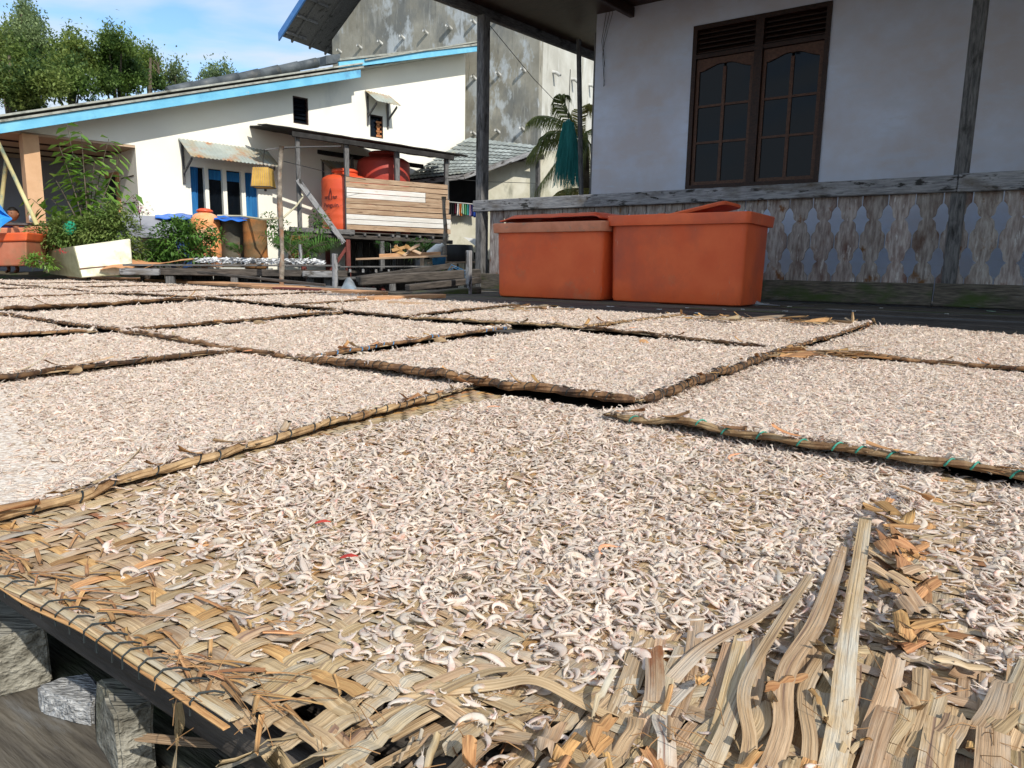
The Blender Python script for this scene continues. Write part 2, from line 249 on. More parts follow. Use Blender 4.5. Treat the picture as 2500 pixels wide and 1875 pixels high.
def sweep(pts, prof, rad, ups=None, closed=False, cap=True, twist=None):
    """carry a profile (lateral, up) along a path; rad = one number or one per point or (w, h) per point"""
    P = np.array([tuple(p) for p in pts], float); n = len(P); T = np.gradient(P, axis=0); T /= np.linalg.norm(T, axis=1)[:, None] + 1e-12
    up0 = np.array([0, 0, 1.0]) if ups is None else np.asarray(ups, float)
    if up0.ndim == 1: up0 = np.tile(up0, (n, 1))
    bad = np.abs((T * up0).sum(1)) > .985; up0 = up0.copy(); up0[bad] = np.array([.6, -.8, 0])
    L = np.cross(T, up0); L /= np.linalg.norm(L, axis=1)[:, None] + 1e-12; Up = np.cross(L, T)
    if twist is not None:
        c, s_ = np.cos(twist)[:, None], np.sin(twist)[:, None]; L, Up = L * c + Up * s_, Up * c - L * s_
    R = np.array(rad, float)
    if R.ndim == 0: R = np.full((n, 2), float(R))
    elif R.ndim == 1: R = np.stack([R, R], 1)
    pr = np.array(prof, float); m = len(pr)
    V = P[:, None] + L[:, None] * (pr[None, :, 0, None] * R[:, 0][:, None, None]) + Up[:, None] * (pr[None, :, 1, None] * R[:, 1][:, None, None])
    Fc = []
    mm = m if closed else m - 1
    for i in range(n - 1):
        for j in range(mm):
            k = (j + 1) % m; Fc.append((i * m + j, i * m + k, (i + 1) * m + k, (i + 1) * m + j))
    if cap and closed: Fc.append(tuple(range(m))); Fc.append(tuple((n - 1) * m + m - 1 - j for j in range(m)))
    return V.reshape(-1, 3), Fc
def plank(name, parent, p0, p1, w, t, m, up=Z, jit=.0, seg=1, label=None):
    """a board from p0 to p1; its local X is its length so the grain runs along it"""
    p0, p1 = Vector(p0), Vector(p1); d = p1 - p0; L = d.length; x = d.normalized(); y = Vector(up).cross(x).normalized(); z = x.cross(y)
    b = bmesh.new(); ns = max(1, seg); rows = []
    for i in range(ns + 1):
        a = L * i / ns; e = [(a + (rnd(-jit, jit) if i in (0, ns) else 0), sy * w / 2 + rnd(-jit, jit) * .3, sz * t / 2 + rnd(-jit, jit) * .3) for sy, sz in ((-1, -1), (1, -1), (1, 1), (-1, 1))]
        rows.append([b.verts.new(q) for q in e])
    for i in range(ns):
        for j in range(4): b.faces.new((rows[i][j], rows[i][(j + 1) % 4], rows[i + 1][(j + 1) % 4], rows[i + 1][j]))
    b.faces.new(rows[0][::-1]); b.faces.new(rows[-1])
    bmesh.ops.recalc_face_normals(b, faces=b.faces)
    bv = min(w, t) * .12
    bmesh.ops.bevel(b, geom=[e for e in b.edges if e.calc_face_angle(0) > .8], offset=bv, segments=1, affect='EDGES')
    me = bpy.data.meshes.new(name); b.to_mesh(me); b.free(); me.materials.append(m)
    o = bpy.data.objects.new(name, me); C.objects.link(o)
    o.rotation_euler = Matrix((x, y, z)).transposed().to_euler(); put(o, p0, parent)
    if label: o['label'] = label
    return o
def lathe(prof, c, n=28):
    V = []; Fc = []
    for r, z in prof:
        for i in range(n): a = 2 * math.pi * i / n; V.append((c[0] + r * math.cos(a), c[1] + r * math.sin(a), c[2] + z))
    m = len(prof)
    for k in range(m - 1):
        for i in range(n): j = (i + 1) % n; Fc.append((k * n + i, k * n + j, (k + 1) * n + j, (k + 1) * n + i))
    Fc.append(tuple(range(n))[::-1]); Fc.append(tuple((m - 1) * n + i for i in range(n)))
    return V, Fc
def sheet(P, nx, ny, f, th=None):
    """grid sheet from bilinear corner quad with displacement f(a,b,point); th gives it thickness"""
    V = []; Fc = []
    for j in range(ny + 1):
        for i in range(nx + 1):
            a, b = i / nx, j / ny; p = bil(P, a, b); V.append(tuple(f(a, b, p)))
    for j in range(ny):
        for i in range(nx): k = j * (nx + 1) + i; Fc.append((k, k + 1, k + nx + 2, k + nx + 1))
    if th:
        K = len(V); V += [(x, y, z - th) for x, y, z in V]; n0 = len(Fc)
        Fc += [tuple(i + K for i in f[::-1]) for f in Fc[:n0]]
        edge = [i for i in range(nx + 1)] + [j * (nx + 1) + nx for j in range(1, ny + 1)] + [ny * (nx + 1) + i for i in range(nx - 1, -1, -1)] + [j * (nx + 1) for j in range(ny - 1, 0, -1)]
        for q in range(len(edge)): a, b = edge[q], edge[(q + 1) % len(edge)]; Fc.append((b, a, a + K, b + K))
    return V, Fc
def bil(P, a, b): return P[0] * (1 - a) * (1 - b) + P[1] * a * (1 - b) + P[2] * a * b + P[3] * (1 - a) * b
def smooth(x, a, b): t = min(1, max(0, (x - a) / (b - a))); return t * t * (3 - 2 * t)

# ================================================================== THE SETTING
ground = MB().add([(-150, -60, -1.0), (150, -60, -1.0), (150, 260, -1.0), (-150, 260, -1.0)], [(0, 1, 2, 3)]).build('ground', MUD); tag(ground, kind='structure')
def bank(a, b, p):
    h = -1.0 + 1.12 * smooth(a, 0, .12) * smooth(1 - a, 0, .10) * smooth(b, 0, .15) + .10 * noise.noise(p * .9)
    return (p.x, p.y, h)
V, Fc = sheet([Vector((-16, 10.9, 0)), Vector((-4.0, 10.9, 0)), Vector((-4.0, 24, 0)), Vector((-16, 24, 0))], 40, 26, bank)
tag(mesh_obj('garden_soil', V, Fc, SOIL, smooth=True), kind='structure')

# mat platform: dark slats under the mats, running across
plat = setting('drying_platform')
n_ = .30
for i in range(34):
    a = -14 if n_ > 1.3 else (-7 if n_ > .8 else -4)
    w = rnd(.095, .125)
    if n_ + w > 4.55: break
    plank('plank', plat, UN(a, n_ + w / 2, -.004 + rnd(-.003, .003)), UN(2.2, n_ + w / 2, -.004), w, .028, WOODD, jit=.004)
    n_ += w + rnd(.006, .02)
for i, n0 in enumerate((4.6, 4.85, 5.1, 5.35, 5.6)):
    plank('plank', plat, UN(-17, n0 + .9, .0), UN(-5.6 - i * .25, n0, .0), .22, .03, WOODD, jit=.004)
# dark strip boards along the left back edge, and the bright boards lying there
plank('edge_board', plat, UN(-19, 6.9, .035), UN(-6.4, 5.9, .02), .55, .05, WOODG)
for (a, b, w, z) in (((-17, 6.1), (-11.5, 6.0), .5, .03), ((-12.2, 6.2), (-8.8, 5.75), .45, .035), ((-9.4, 5.8), (-7.0, 5.45), .4, .04), ((-7.6, 5.45), (-5.4, 5.2), .35, .035)):
    plank('edge_board', plat, UN(*a, z), UN(*b, z), w, .035, WOODO, jit=.01, label='fresh orange board edging the far side of the mats')
# veranda deck: planks along U
deck = setting('veranda_deck'); n_ = 4.57; k = 0
while n_ < 9.2:
    w = rnd(.15, .21); a = -6.6 if n_ > 6.0 else -5.2 + rnd(-.1, .1)
    j = rnd(-3.2, -1)
    for (s0, s1) in ((a, j), (j + .006, 3.2)):
        plank('plank', deck, UN(s0, n_ + w / 2, -.015 + rnd(-.004, .004)), UN(s1, n_ + w / 2, -.015 + rnd(-.004, .004)), w, .03, random.choice((WOODD, WOODD, WOODF, WOODG)), jit=.003)
    n_ += w + rnd(.010, .022)
# joists and posts carrying platform and deck
for u in np.arange(-13, 2.5, 1.3):
    plank('joist', plat, UN(u, .34, -.08), UN(u, 4.6 if u > -5 else 6.1, -.08), .07, .12, WOODD)
for u in (-12, -9, -6, -3.3, .9):
    for n0 in (1.4, 3.4, 5.4): plank('stilt', plat, UN(u, n0, -1.1), UN(u, n0, -.14), .12, .12, WOODG)
for u in (-6.3, -3, 0, 3): 
    for n0 in (6.5, 8.8): plank('stilt', deck, UN(u, n0, -1.1), UN(u, n0, -.05), .14, .14, WOODG)
    plank('joist', deck, UN(u, 4.6, -.09), UN(u, 9.1, -.09), .08, .11, WOODD)
# lower walkway in the near left corner
walk = setting('lower_walkway')
for i in range(20):
    n0 = .95 - i * .105
    plank('board', walk, UN(-3.2, n0, -.118 + rnd(-.003, .003)), UN(1.2, n0, -.118 + rnd(-.003, .003)), .098, .035, WOODD if i in (1, 4, 8) else WOODF, jit=.003)
for u in (-2.2, -.9, .3): plank('bearer', walk, UN(u, -1.2, -.19), UN(u, .9, -.19), .1, .1, WOODD)

# ================================================================== MATS
SHRIMP_AREAS = []
def fade(x): return smooth(x, 0, 1)
class MatT:
    def __init__(s, corners, label, z0=.03, lift=.011, rim='LBR', binder=CORD, rimm=RIMM, strips=False, seed=0, bedz=True, curl=0.0):
        s.P = [UN(a, b, 0) for a, b in corners]; s.P[2] = s.P[2] + N * .05; s.P[3] = s.P[3] + N * .05 - U * .05; s.P[0] = s.P[0] - U * .05; s.z0 = z0; s.lift = lift; s.seed = seed; s.label = label; s.rim = rim; s.binder = binder; s.rimm = rimm; s.strips = strips; s.curl = curl
        s.la = ((s.P[1] - s.P[0]).length + (s.P[2] - s.P[3]).length) / 2; s.lb = ((s.P[3] - s.P[0]).length + (s.P[2] - s.P[1]).length) / 2
        s.bed = bedz
    def zz(s, a, b):
        p = bil(s.P, a, b)
        e = max(1 - b * s.lb / .16, 1 - (1 - a) * s.la / .16, 0)
        h = s.z0 + s.lift * fade(e) - .007 * fade(max(1 - (1 - b) * s.lb / .2, 1 - a * s.la / .2, 0))
        return h + .007 * noise.noise(Vector((p.x * 1.7 + s.seed * 9, p.y * 1.7, s.seed))) + .0025 * noise.noise(Vector((p.x * 7, p.y * 7, s.seed * 3)))
    def pt(s, a, b, dz=0):
        p = bil(s.P, a, b); 
        w = .012 * noise.noise(Vector((p.x * 2.2, p.y * 2.2, 5 + s.seed)))
        return Vector((p.x + w, p.y + w, s.zz(a, b) + dz))
MLIST = [
 # corners: left, near, right, far
 ('M1', [(-.95, .213), (-.04, .232), (-.06, 1.17), (-1.01, 1.27)], 'front woven mat, bare at its frayed near edge', dict(strips=True, rim='', lift=.003, z0=.027)),
 ('M2', [(-1.84, .25), (-.86, .24), (-1.04, 1.35), (-2.0, 1.34)], 'shrimp covered mat left of the frayed front mat with a braided tan edge', dict(strips=True, rimm=RIML, z0=.028, lift=.006)),
 ('M3', [(-.565, 1.18), (.75, 1.1), (.75, 2.5), (-.575, 2.56)], 'shrimp covered mat at right stitched with green cord along its near edge', dict(strips=True, binder=CORDG, rim='LB', rimm=RIML, lift=.015)),
 ('M4', [(-1.65, 1.32), (-.60, 1.30), (-.62, 2.57), (-1.73, 2.80)], 'shrimp covered mat in the middle with thick brown dark stitched edges', dict(strips=True, lift=.016)),
 ('M5', [(-2.95, .3), (-1.82, .28), (-2.03, 1.36), (-2.9, 1.36)], 'shrimp covered mat at the left edge with a loose tan strip on its rim', {}),
 ('M6', [(-2.83, 1.39), (-1.67, 1.31), (-1.9, 2.66), (-3.09, 2.72)], 'shrimp covered mat with blue cord stitched along its right edge', dict(binder=CORDB)),
 ('M7', [(-.03, -.22), (1.15, -.25), (1.15, 1.08), (-.04, 1.12)], 'mat in the lower right corner with long bare strips at its near end', dict(strips=True, rim='', lift=.002, z0=.03)),
 ('M8', [(-1.6, 2.90), (-.63, 2.61), (-.62, 4.36), (-1.66, 4.22)], 'shrimp covered mat in front of the right orange bin with a torn strip edge', {}),
 ('M9', [(-.57, 2.62), (.85, 2.52), (.85, 4.05), (-.55, 4.38)], 'shrimp covered mat at the right picture edge beside the dark deck boards', {}),
 ('M10', [(-4.2, .4), (-3.0, .32), (-2.98, 1.30), (-4.3, 1.42)], 'small part of a shrimp covered mat cut by the left picture edge', {}),
 ('M11', [(-4.25, 1.45), (-2.88, 1.39), (-3.2, 2.78), (-4.9, 3.0)], 'shrimp covered mat at left below the long brown rolled edge', {}),
 ('M12', [(-5.7, 1.5), (-4.33, 1.47), (-5.0, 3.0), (-6.35, 2.95)], 'far left shrimp covered mat above the long brown rolled edge', dict(lift=.022)),
 ('N1', [(-4.0, 3.05), (-2.70, 2.82), (-3.08, 4.42), (-4.3, 4.55)], 'shrimp covered mat behind the mat with the blue cord, near the leaning pole', {}),
 ('N1b', [(-5.3, 3.2), (-4.05, 3.08), (-4.36, 4.6), (-5.6, 4.8)], 'distant shrimp covered mat before the orange boards left of the leaning pole', {}),
 ('N2', [(-2.62, 2.82), (-1.64, 2.88), (-1.68, 4.25), (-3.0, 4.42)], 'shrimp covered mat in front of the left orange bin', dict(rimm=RIML)),
 ('M13', [(-7.9, 3.2), (-6.5, 3.05), (-6.9, 4.75), (-8.3, 4.9)], 'distant narrow shrimp covered mat below the cream fibreglass box', {}),
 ('M13b', [(-6.45, 3.1), (-5.4, 3.2), (-5.7, 4.85), (-6.8, 4.8)], 'distant shrimp covered mat below the leafy bush beside the drums', {}),
 ('M14', [(-7.3, 1.6), (-5.8, 1.55), (-6.4, 2.98), (-7.9, 3.1)], 'distant shrimp covered mat at the left picture edge, third row from the back', {}),
 ('M14b', [(-9.0, 1.8), (-7.4, 1.65), (-8.0, 3.1), (-9.5, 3.2)], 'distant shrimp covered mat at the left picture edge, second row from the back', {}),
 ('M15a', [(-9.4, 3.35), (-8.0, 3.2), (-8.4, 4.9), (-9.8, 5.1)], 'farthest shrimp covered mat below the faded orange bin at left', {}),
 ('M15b', [(-11.2, 3.5), (-9.5, 3.35), (-9.9, 5.1), (-11.6, 5.4)], 'last shrimp covered mat of the back row at the far left', {}),
]
PR_STRIP = [(-1, -.35), (-1, .15), (-.6, .5), (-.5, .15), (-.1, .62), (.03, .2), (.16, .6), (.6, .3), (1, .1), (1, -.35)]
PR_STRIPS = [(-1, -.5), (-1, .2), (-.3, .7), (.3, .7), (1, .2), (1, -.5)]
PITCHW = .0140
def uv_strip(me, n, m, L, w):
    """u runs along the strip in metres, v across it, so the grain follows every bend"""
    uv = me.uv_layers.new(name='UVMap'); k = len(me.loops); vi = np.zeros(k, int); me.loops.foreach_get('vertex_index', vi)
    vi = np.minimum(vi, n * m - 1); a = (vi // m) / max(1, n - 1) * L; b = (vi % m) / m * w * 2
    uv.data.foreach_set('uv', np.stack([a, b], 1).ravel().astype(np.float32))
def strip_obj(name, pts, w, th, m, parent, prof=PR_STRIPS, twist=None, ups=None, ragged=True, flat=False):
    n = len(pts); wv = np.full(n, w / 2) * (1 + .07 * np.sin(np.linspace(0, rnd(3, 9), n) + rnd(0, 6)))
    V, Fc = sweep(pts, prof, np.stack([wv, np.full(n, th)], 1), ups=ups, closed=True, twist=twist)
    k = len(prof); V = V.reshape(n, k, 3)
    if ragged:                                   # torn ends
        for i, j in ((0, 1), (-1, -2)):
            t = np.array(Vector(pts[i]) - Vector(pts[j])); t /= np.linalg.norm(t) + 1e-9
            V[i] += t[None, :] * (np.random.uniform(-.5, .35, (k, 1)) * min(w, .02) + np.linspace(-1, 1, k)[:, None] * rnd(-.25, .25) * w)
    V = V.reshape(-1, 3); p0, p1 = Vector(pts[0]), Vector(pts[-1]); L = sum((Vector(a) - Vector(b)).length for a, b in zip(pts, pts[1:]))
    me = bpy.data.meshes.new(name); me.from_pydata((V - np.array(p0)).tolist(), [], Fc); me.materials.append(m); me.polygons.foreach_set('use_smooth', [not flat] * len(me.polygons)); uv_strip(me, n, k, L, w)
    o = bpy.data.objects.new(name, me); C.objects.link(o); put(o, p0, parent); return o
def twill(i, j):
    i2 = i if (j // 11) % 2 == 0 else -i            # herringbone: the twill turns back every nine strips
    return 1 if (i2 + j) % 4 < 2 else -1
mats = {}
for key, cs, label, kw in MLIST:
    m = MatT(cs, label, seed=len(mats) + 1, **kw); mats[key] = m
    base = bil(m.P, .5, .5); base.z = m.z0
    root = thing('woven_mat', base, label, 'mat', 'mats spread with drying shrimp'); m.root = root
    if m.strips:
        na, nb = int(m.la / PITCHW), int(m.lb / PITCHW); amp = .0015
        front = key == 'M1'; right = key == 'M7'
        for j in range(nb):                       # strips along a
            b = (j + .5) / nb
            a0, a1 = 0.0, 1.0
            if front:
                nn_ = .2 + b * 1.0
                if b < .12: a1 = .67 + 1.7 * b + rnd(-.07, .06)     # the near edge is frayed towards the right
                elif b < .34: a1 = min(1, .84 + .9 * (b - .12) + rnd(-.09, .10))
                else: a1 = 1 + rnd(-.015, .03)
            if right:
                if b < .50: continue
            if front and j in (2, 4, 5, 8): a1 -= .14
            K = int((a1 - a0) * na) * (2 if front or right else 1) + 1; pts = []; ph = rnd(-.0012, .0012)
            for q in range(K):
                a = a0 + (a1 - a0) * q / (K - 1); i = int(min(a, .9999) * na)
                up = -twill(i, j); nxt = -twill(i, j) if q % 2 else -twill(min(na - 1, i + (1 if (a * na) % 1 > .5 else -1)), j)
                pts.append(m.pt(a, b + ph, amp * (up + nxt) / 2 + rnd(-.0002, .0002)))
            if front and a1 < .97:
                e = pts[-1]; d = (pts[-1] - pts[-3]).normalized()
                dr = rnd(-.5, .35); 
                for t in range(1, int(rnd(2, 6))): pts.append(e + d * .013 * t + Z * (dr * .013 * t) + N * rnd(-.001, .001) * t)
            strip_obj('strip', pts, PITCHW * rnd(.86, .97), .0005, STRIP if random.random() < .94 else BARK, root, prof=PR_STRIP if front else PR_STRIPS, flat=front)
        for i in range(na):                       # strips along b
            a = (i + .5) / na; b0, b1 = 0.0, 1.0
            ext = []
            if front and a > .62: b0 = max(0, (rnd(-.04, .10) if random.random() < .55 else rnd(.08, .17)) * smooth(a, .6, .74))
            K = int((b1 - b0) * nb) * (2 if front or right else 1) + 1; pts = []; ph = rnd(-.0012, .0012)
            for q in range(K):
                b = b0 + (b1 - b0) * q / (K - 1); j = int(min(b, .9999) * nb)
                up = twill(i, j); jj = min(nb - 1, max(0, j + (1 if (b * nb) % 1 > .5 else -1)))
                nxt = up if q % 2 else twill(i, jj)
                if right and b < .5: up = nxt = 0
                if front and b < .22 and a > .66 and random.random() < .4: up = nxt = rnd(-1, 1.3)
                z = amp * (up + nxt) / 2
                if right and b < .52: z += .004 * math.sin(b * 14 + i * 2.1) * (1 - b) + .003 * (i % 3) + .006 * (i % 2)
                pts.append(m.pt(a + ph, b, z + rnd(-.0002, .0002)))
            strip_obj('strip', pts, PITCHW * (rnd(.86, .97) if not right else rnd(1.0, 1.35)), .0006, STRIP if random.random() < .88 else BARK, root, prof=PR_STRIP if (front or right) else PR_STRIPS, flat=front or right)
    else:
        V, Fc = sheet(m.P, 26, 26, lambda a, b, p: m.pt(a, b), th=.004)
        mesh_obj('weave', V, Fc, WEAVEF, base, root, True)
    far = bil(m.P, .5, .5).length > 1.45
    if far:                                     # where single shrimps merge, the layer itself
        nb_ = 60
        V, Fc = sheet([bil(m.P, x, y) for x, y in ((.025, .025), (.975, .025), (.975, .985), (.015, .985))], nb_, nb_,
                      lambda a, b, p: m.pt(.025 + .95 * a, .025 + .96 * b, .0035 + .003 * noise.noise(Vector((p.x * 45, p.y * 45, 1)))), th=None)
        o = mesh_obj('packed_shrimp_layer', V, Fc, BED, base, root, True); o['kind'] = 'stuff'
    # rim: bound roll along the near edges
    edges = dict(L=lambda t: (0, 1 - t), B=lambda t: (t, 0), R=lambda t: (1, t), T=lambda t: (1 - t, 1))
    segs = {'L': 'L', 'B': 'B', 'R': 'R'}
    for e in m.rim:
        L = m.lb if e in 'LR' else m.la; K = max(20, int(L / .018)); pts = []; rad = []
        rr = .0055 + (.0040 if key in ('M4', 'M12') else 0)
        skip0, skip1 = (rnd(.0, .04), .80 if key == 'M2' else rnd(.94, 1.0))
        for q in range(K + 1):
            t = skip0 + (skip1 - skip0) * q / K; a, b = edges[e](t); p = m.pt(a, b, .002 if e != 'L' else -.001)
            p += Vector((noise.noise(Vector((q * .21, m.seed, 0))), noise.noise(Vector((q * .21, m.seed, 7))), .5 * noise.noise(Vector((q * .17, m.seed, 3))))) * .017
            pts.append(p); rad.append(rr * (1 + .28 * noise.noise(Vector((q * .35, m.seed, 1))) + .13 * (q % 2)) * (.75 if e == 'L' else 1))
        rad[0] *= .5; rad[-1] *= .5
        if m.strips:
            mbr = MB(); ph = rnd(0, 6)
            for k3 in range(3):                 # three strands laid round one another
                pp = []
                for q, c in enumerate(pts):
                    a_ = ph + k3 * 2.09 + q * .42; d = (pts[min(K, q + 1)] - pts[max(0, q - 1)]).normalized(); s_ = d.cross(Z).normalized(); pp.append(c + (s_ * math.cos(a_) + Z * math.sin(a_)) * rad[q] * .45)
                mbr.tube(pp, [r * (.62 + .16 * noise.noise(Vector((q * .6, k3, m.seed)))) for q, r in enumerate(rad)], 6)
            mbr.build('rim_binding', m.rimm, base, root, False)
        else: MB().tube(pts, rad, 7).build('rim_binding', m.rimm, base, root, True)
        if e != 'L' and L and bil(m.P, *edges[e](.5)).length < 4.2:       # stitches round the rim
            st = MB(); q = 2
            while q < K - 1:
                dense = True
                if m.binder is CORDB and key == 'M6' and not (q < K * .32 or q > K * .8): dense = random.random() < .25
                if m.binder is CORDG and q < K * .1: dense = random.random() < .5
                if dense and not (key == 'M6' and e == 'B'):
                    c = pts[q]; d = (pts[q + 1] - pts[q - 1]).normalized(); s_ = d.cross(Z).normalized(); R_ = rad[q] + .0012
                    ring = [c + s_ * math.cos(x) * R_ * 1.1 + Z * math.sin(x) * R_ + d * (x - 1.5) * .004 for x in lin(-.6, 3.7, 9)]
                    (MB() if m.strips else st).tube(ring, .0011 if m.binder is CORD else .0015, 4).build('stitch', m.binder, base, root) if m.strips else st.tube(ring, .0011 if m.binder is CORD else .0015, 4)
                q += 2 if key == 'M4' else random.choice((2, 3, 4))
            if st.v: st.build('stitching', m.binder, base, root)['kind'] = 'stuff'
# frayed fibre pieces along the mats' rims: short curled strips
def frays(m, e, count, size=.03, lo=0, hi=1, mt=BARK, name='loose_strip'):
    edges = dict(L=lambda t: (0, 1 - t), B=lambda t: (t, 0), R=lambda t: (1, t), T=lambda t: (1 - t, 1))
    for k in range(count):
        t = rnd(lo, hi); a, b = edges[e](t); p = m.pt(a, b, .009); d = (m.pt(*edges[e](min(1, t + .02))) - m.pt(*edges[e](max(0, t - .02)))).normalized()
        ang = rnd(-.45, .45); d = Matrix.Rotation(ang, 3, 'Z') @ d * random.choice((-1, 1)); L = size * rnd(.6, 1.8); cu = rnd(-.1, .45)
        pts = [p + d * L * x + Z * (L * cu * x * x + .002) for x in lin(0, 1, 6)]
        strip_obj(name, pts, rnd(.006, .014), .0008, random.choice((mt, mt, STRIP)), m.root, twist=lin(0, rnd(-1, 1), 6))
for key, e, c, s_ in (('M4', 'B', 10, .03), ('M4', 'R', 8, .03), ('M5', 'R', 5, .06), ('M5', 'B', 6, .05), ('M6', 'R', 12, .05), ('M6', 'B', 6, .04), ('M8', 'B', 12, .05), ('M9', 'L', 10, .05), ('M9', 'B', 8, .05), ('M3', 'B', 16, .035), ('M3', 'L', 5, .04),
                  ('M2', 'R', 20, .04), ('N2', 'R', 8, .05), ('N2', 'B', 6, .05), ('M11', 'R', 6, .05), ('M12', 'R', 12, .09), ('N1', 'R', 6, .06), ('N1', 'B', 6, .06), ('M8', 'T', 22, .07)):
    frays(mats[key], e, c, s_)

# ---- front mat details: stitched near rim, loose strips, frayed junction
m1, m7 = mats['M1'], mats['M7']; R1 = m1.root
pts = [m1.pt(t * .67, .0, .004) + N * (-.004) for t in lin(0.0, 1, 90)]
for k in range(9):                              # a flat bundle of split leaf laid along the edge
    o0 = -.004 + k * .0012; h0 = .003 * math.sin(k / 8 * math.pi); j0 = random.randrange(0, 30) if k % 3 else 0; j1 = random.randrange(60, 90) if k % 2 else 90
    pp = [p + N * (o0 + .0015 * math.sin(i * .21 + k)) + Z * (h0 + .0008 * math.sin(i * .33 + k * 2)) for i, p in enumerate(pts)][j0:j1]
    strip_obj('rim_strip', pp, rnd(.003, .006), .0011, random.choice((STRIP, RIML, BARK, STRIP)), R1, prof=PR_STRIPS, flat=True, twist=lin(rnd(-.4, .4), rnd(-.4, .4), len(pp)))
st = MB(); i = 2
while i < 86:
    c = pts[i] + N * rnd(-.001, .001); w_ = rnd(.010, .017); q = [c - N * .0065 - Z * .006, c - N * .006 + Z * .003, c + N * .000 + Z * .0062, c + N * w_ * .6 + Z * .0050 + U * .004, c + N * w_ + U * rnd(.004, .009) + Z * .002]
    MB().tube(q, .0008, 5).build('stitch', CORD, parent=R1); i += random.choice((2, 3, 3, 4, 5))
# rough bark fibres just inside that rim
for k in range(150):
    a = rnd(0, .68); b = rnd(.008, .03) if k % 4 else rnd(.02, .10); p = m1.pt(a, b, .005); d = (U * rnd(.5, 1) + N * rnd(-.6, .6)).normalized() * rnd(.012, .05)
    pp = [p + d * x + Z * (.0012 * math.sin(x * 3.1) - .001) for x in lin(0, 1, 5)]
    strip_obj('bark_scrap', pp, rnd(.0008, .004), .0004, BARK, R1, twist=lin(0, rnd(-1, 1), 5))
# loose strips and splinters at the near edge: start pixel, bend pixels, end pixel, width, heights above the mat
def path_px(pxs, zs, n=22):
    K = [G(x, y, z) for (x, y), z in zip(pxs, zs)]; out = []
    for t in lin(0, len(K) - 1, n):
        i = min(int(t), len(K) - 2); f = t - i
        p0, p1, p2, p3 = K[max(0, i - 1)], K[i], K[i + 1], K[min(len(K) - 1, i + 2)]
        out.append(.5 * ((2 * p1) + (p2 - p0) * f + (2 * p0 - 5 * p1 + 4 * p2 - p3) * f * f + (-p0 + 3 * p1 - 3 * p2 + p3) * f ** 3))
    return out
LOOSE = [
 ([(303, 1592), (450, 1605), (590, 1608), (650, 1640)], [-.035, -.03, -.025, -.02], .014, .0),
 ([(383, 1520), (388, 1570), (372, 1680)], [.02, -.01, -.05], .010, .3),
 ([(440, 1680), (560, 1625), (720, 1575), (800, 1540)], [-.02, .005, .022, .03], .012, .2),
 ([(770, 1640), (820, 1570), (900, 1520), (1040, 1455), (1110, 1445)], [.02, .032, .036, .04, .04], .015, .3),
 ([(640, 1660), (760, 1600), (850, 1560), (960, 1500)], [.012, .026, .033, .034], .013, -.2),
 ([(870, 1500), (1060, 1480), (1160, 1470), (1280, 1530), (1400, 1580)], [.034, .040, .046, .040, .03], .016, .2),
 ([(900, 1490), (1050, 1440), (1150, 1500), (1260, 1600), (1310, 1620)], [.036, .036, .03, .02, .01], .010, .5),
 ([(960, 1535), (1100, 1620), (1210, 1680)], [.005, .0, -.01], .022, .0),
 ([(880, 1680), (960, 1600), (1040, 1530)], [.0, .01, .02], .018, .1),
 ([(1050, 1680), (1180, 1560), (1260, 1490), (1330, 1440)], [-.01, .01, .024, .032], .018, .1),
 ([(1200, 1680), (1290, 1590), (1350, 1540)], [.0, .012, .02], .018, .1),
 ([(1330, 1680), (1360, 1600), (1340, 1540)], [.02, .035, .03], .02, .0),
 ([(1345, 1550), (1420, 1500), (1520, 1400), (1640, 1330), (1700, 1290)], [.034, .037, .042, .041, .036], .016, .5),
 ([(1440, 1690), (1440, 1600), (1430, 1540), (1500, 1465)], [.03, .044, .04, .036], .016, .2),
 ([(1520, 1690), (1560, 1600), (1600, 1500), (1630, 1440)], [.034, .043, .044, .04], .016, .1),
 ([(1600, 1690), (1620, 1600), (1610, 1480), (1680, 1350), (1750, 1240)], [.036, .043, .05, .047, .04], .013, .3),
 ([(1650, 1690), (1690, 1580), (1700, 1450), (1770, 1330), (1820, 1180)], [.038, .046, .052, .047, .04], .019, .15),
 ([(1740, 1690), (1750, 1600), (1740, 1490), (1790, 1400)], [.03, .042, .045, .04], .014, -.1),
 ([(1790, 1690), (1815, 1560), (1828, 1420), (1845, 1290), (1870, 1120)], [.036, .044, .050, .050, .046], .020, .1),
 ([(1870, 1690), (1900, 1580), (1940, 1470)], [.034, .043, .042], .018, .05),
 ([(1700, 1240), (1850, 1210), (1895, 1190)], [.035, .04, .04], .012, .05),
 ([(1460, 1500), (1560, 1490), (1640, 1500)], [.034, .036, .036], .016, .05),
 ([(1380, 1380), (1500, 1410), (1640, 1420)], [.034, .036, .036], .014, .05),
]
rl = random.Random(11)
for k in range(34):                            # more long torn strips over the frayed corner, most pointing at the viewer
    x0 = rl.uniform(1330, 2240); y1 = rl.uniform(1330, 1560) if x0 < 1900 else rl.uniform(1420, 1560); dx_ = rl.uniform(-10, 70)
    LOOSE.append(([(x0 - 60, 1700), (x0 - 25 + rl.uniform(-15, 15), 1610), (x0 + dx_ * .4, (1600 + y1) / 2), (x0 + dx_, y1)], [.018 + rl.uniform(0, .014), .030 + rl.uniform(0, .008), .036 + rl.uniform(0, .008), .036 + rl.uniform(0, .006)], rl.uniform(.012, .024), rl.uniform(-.2, .2)))
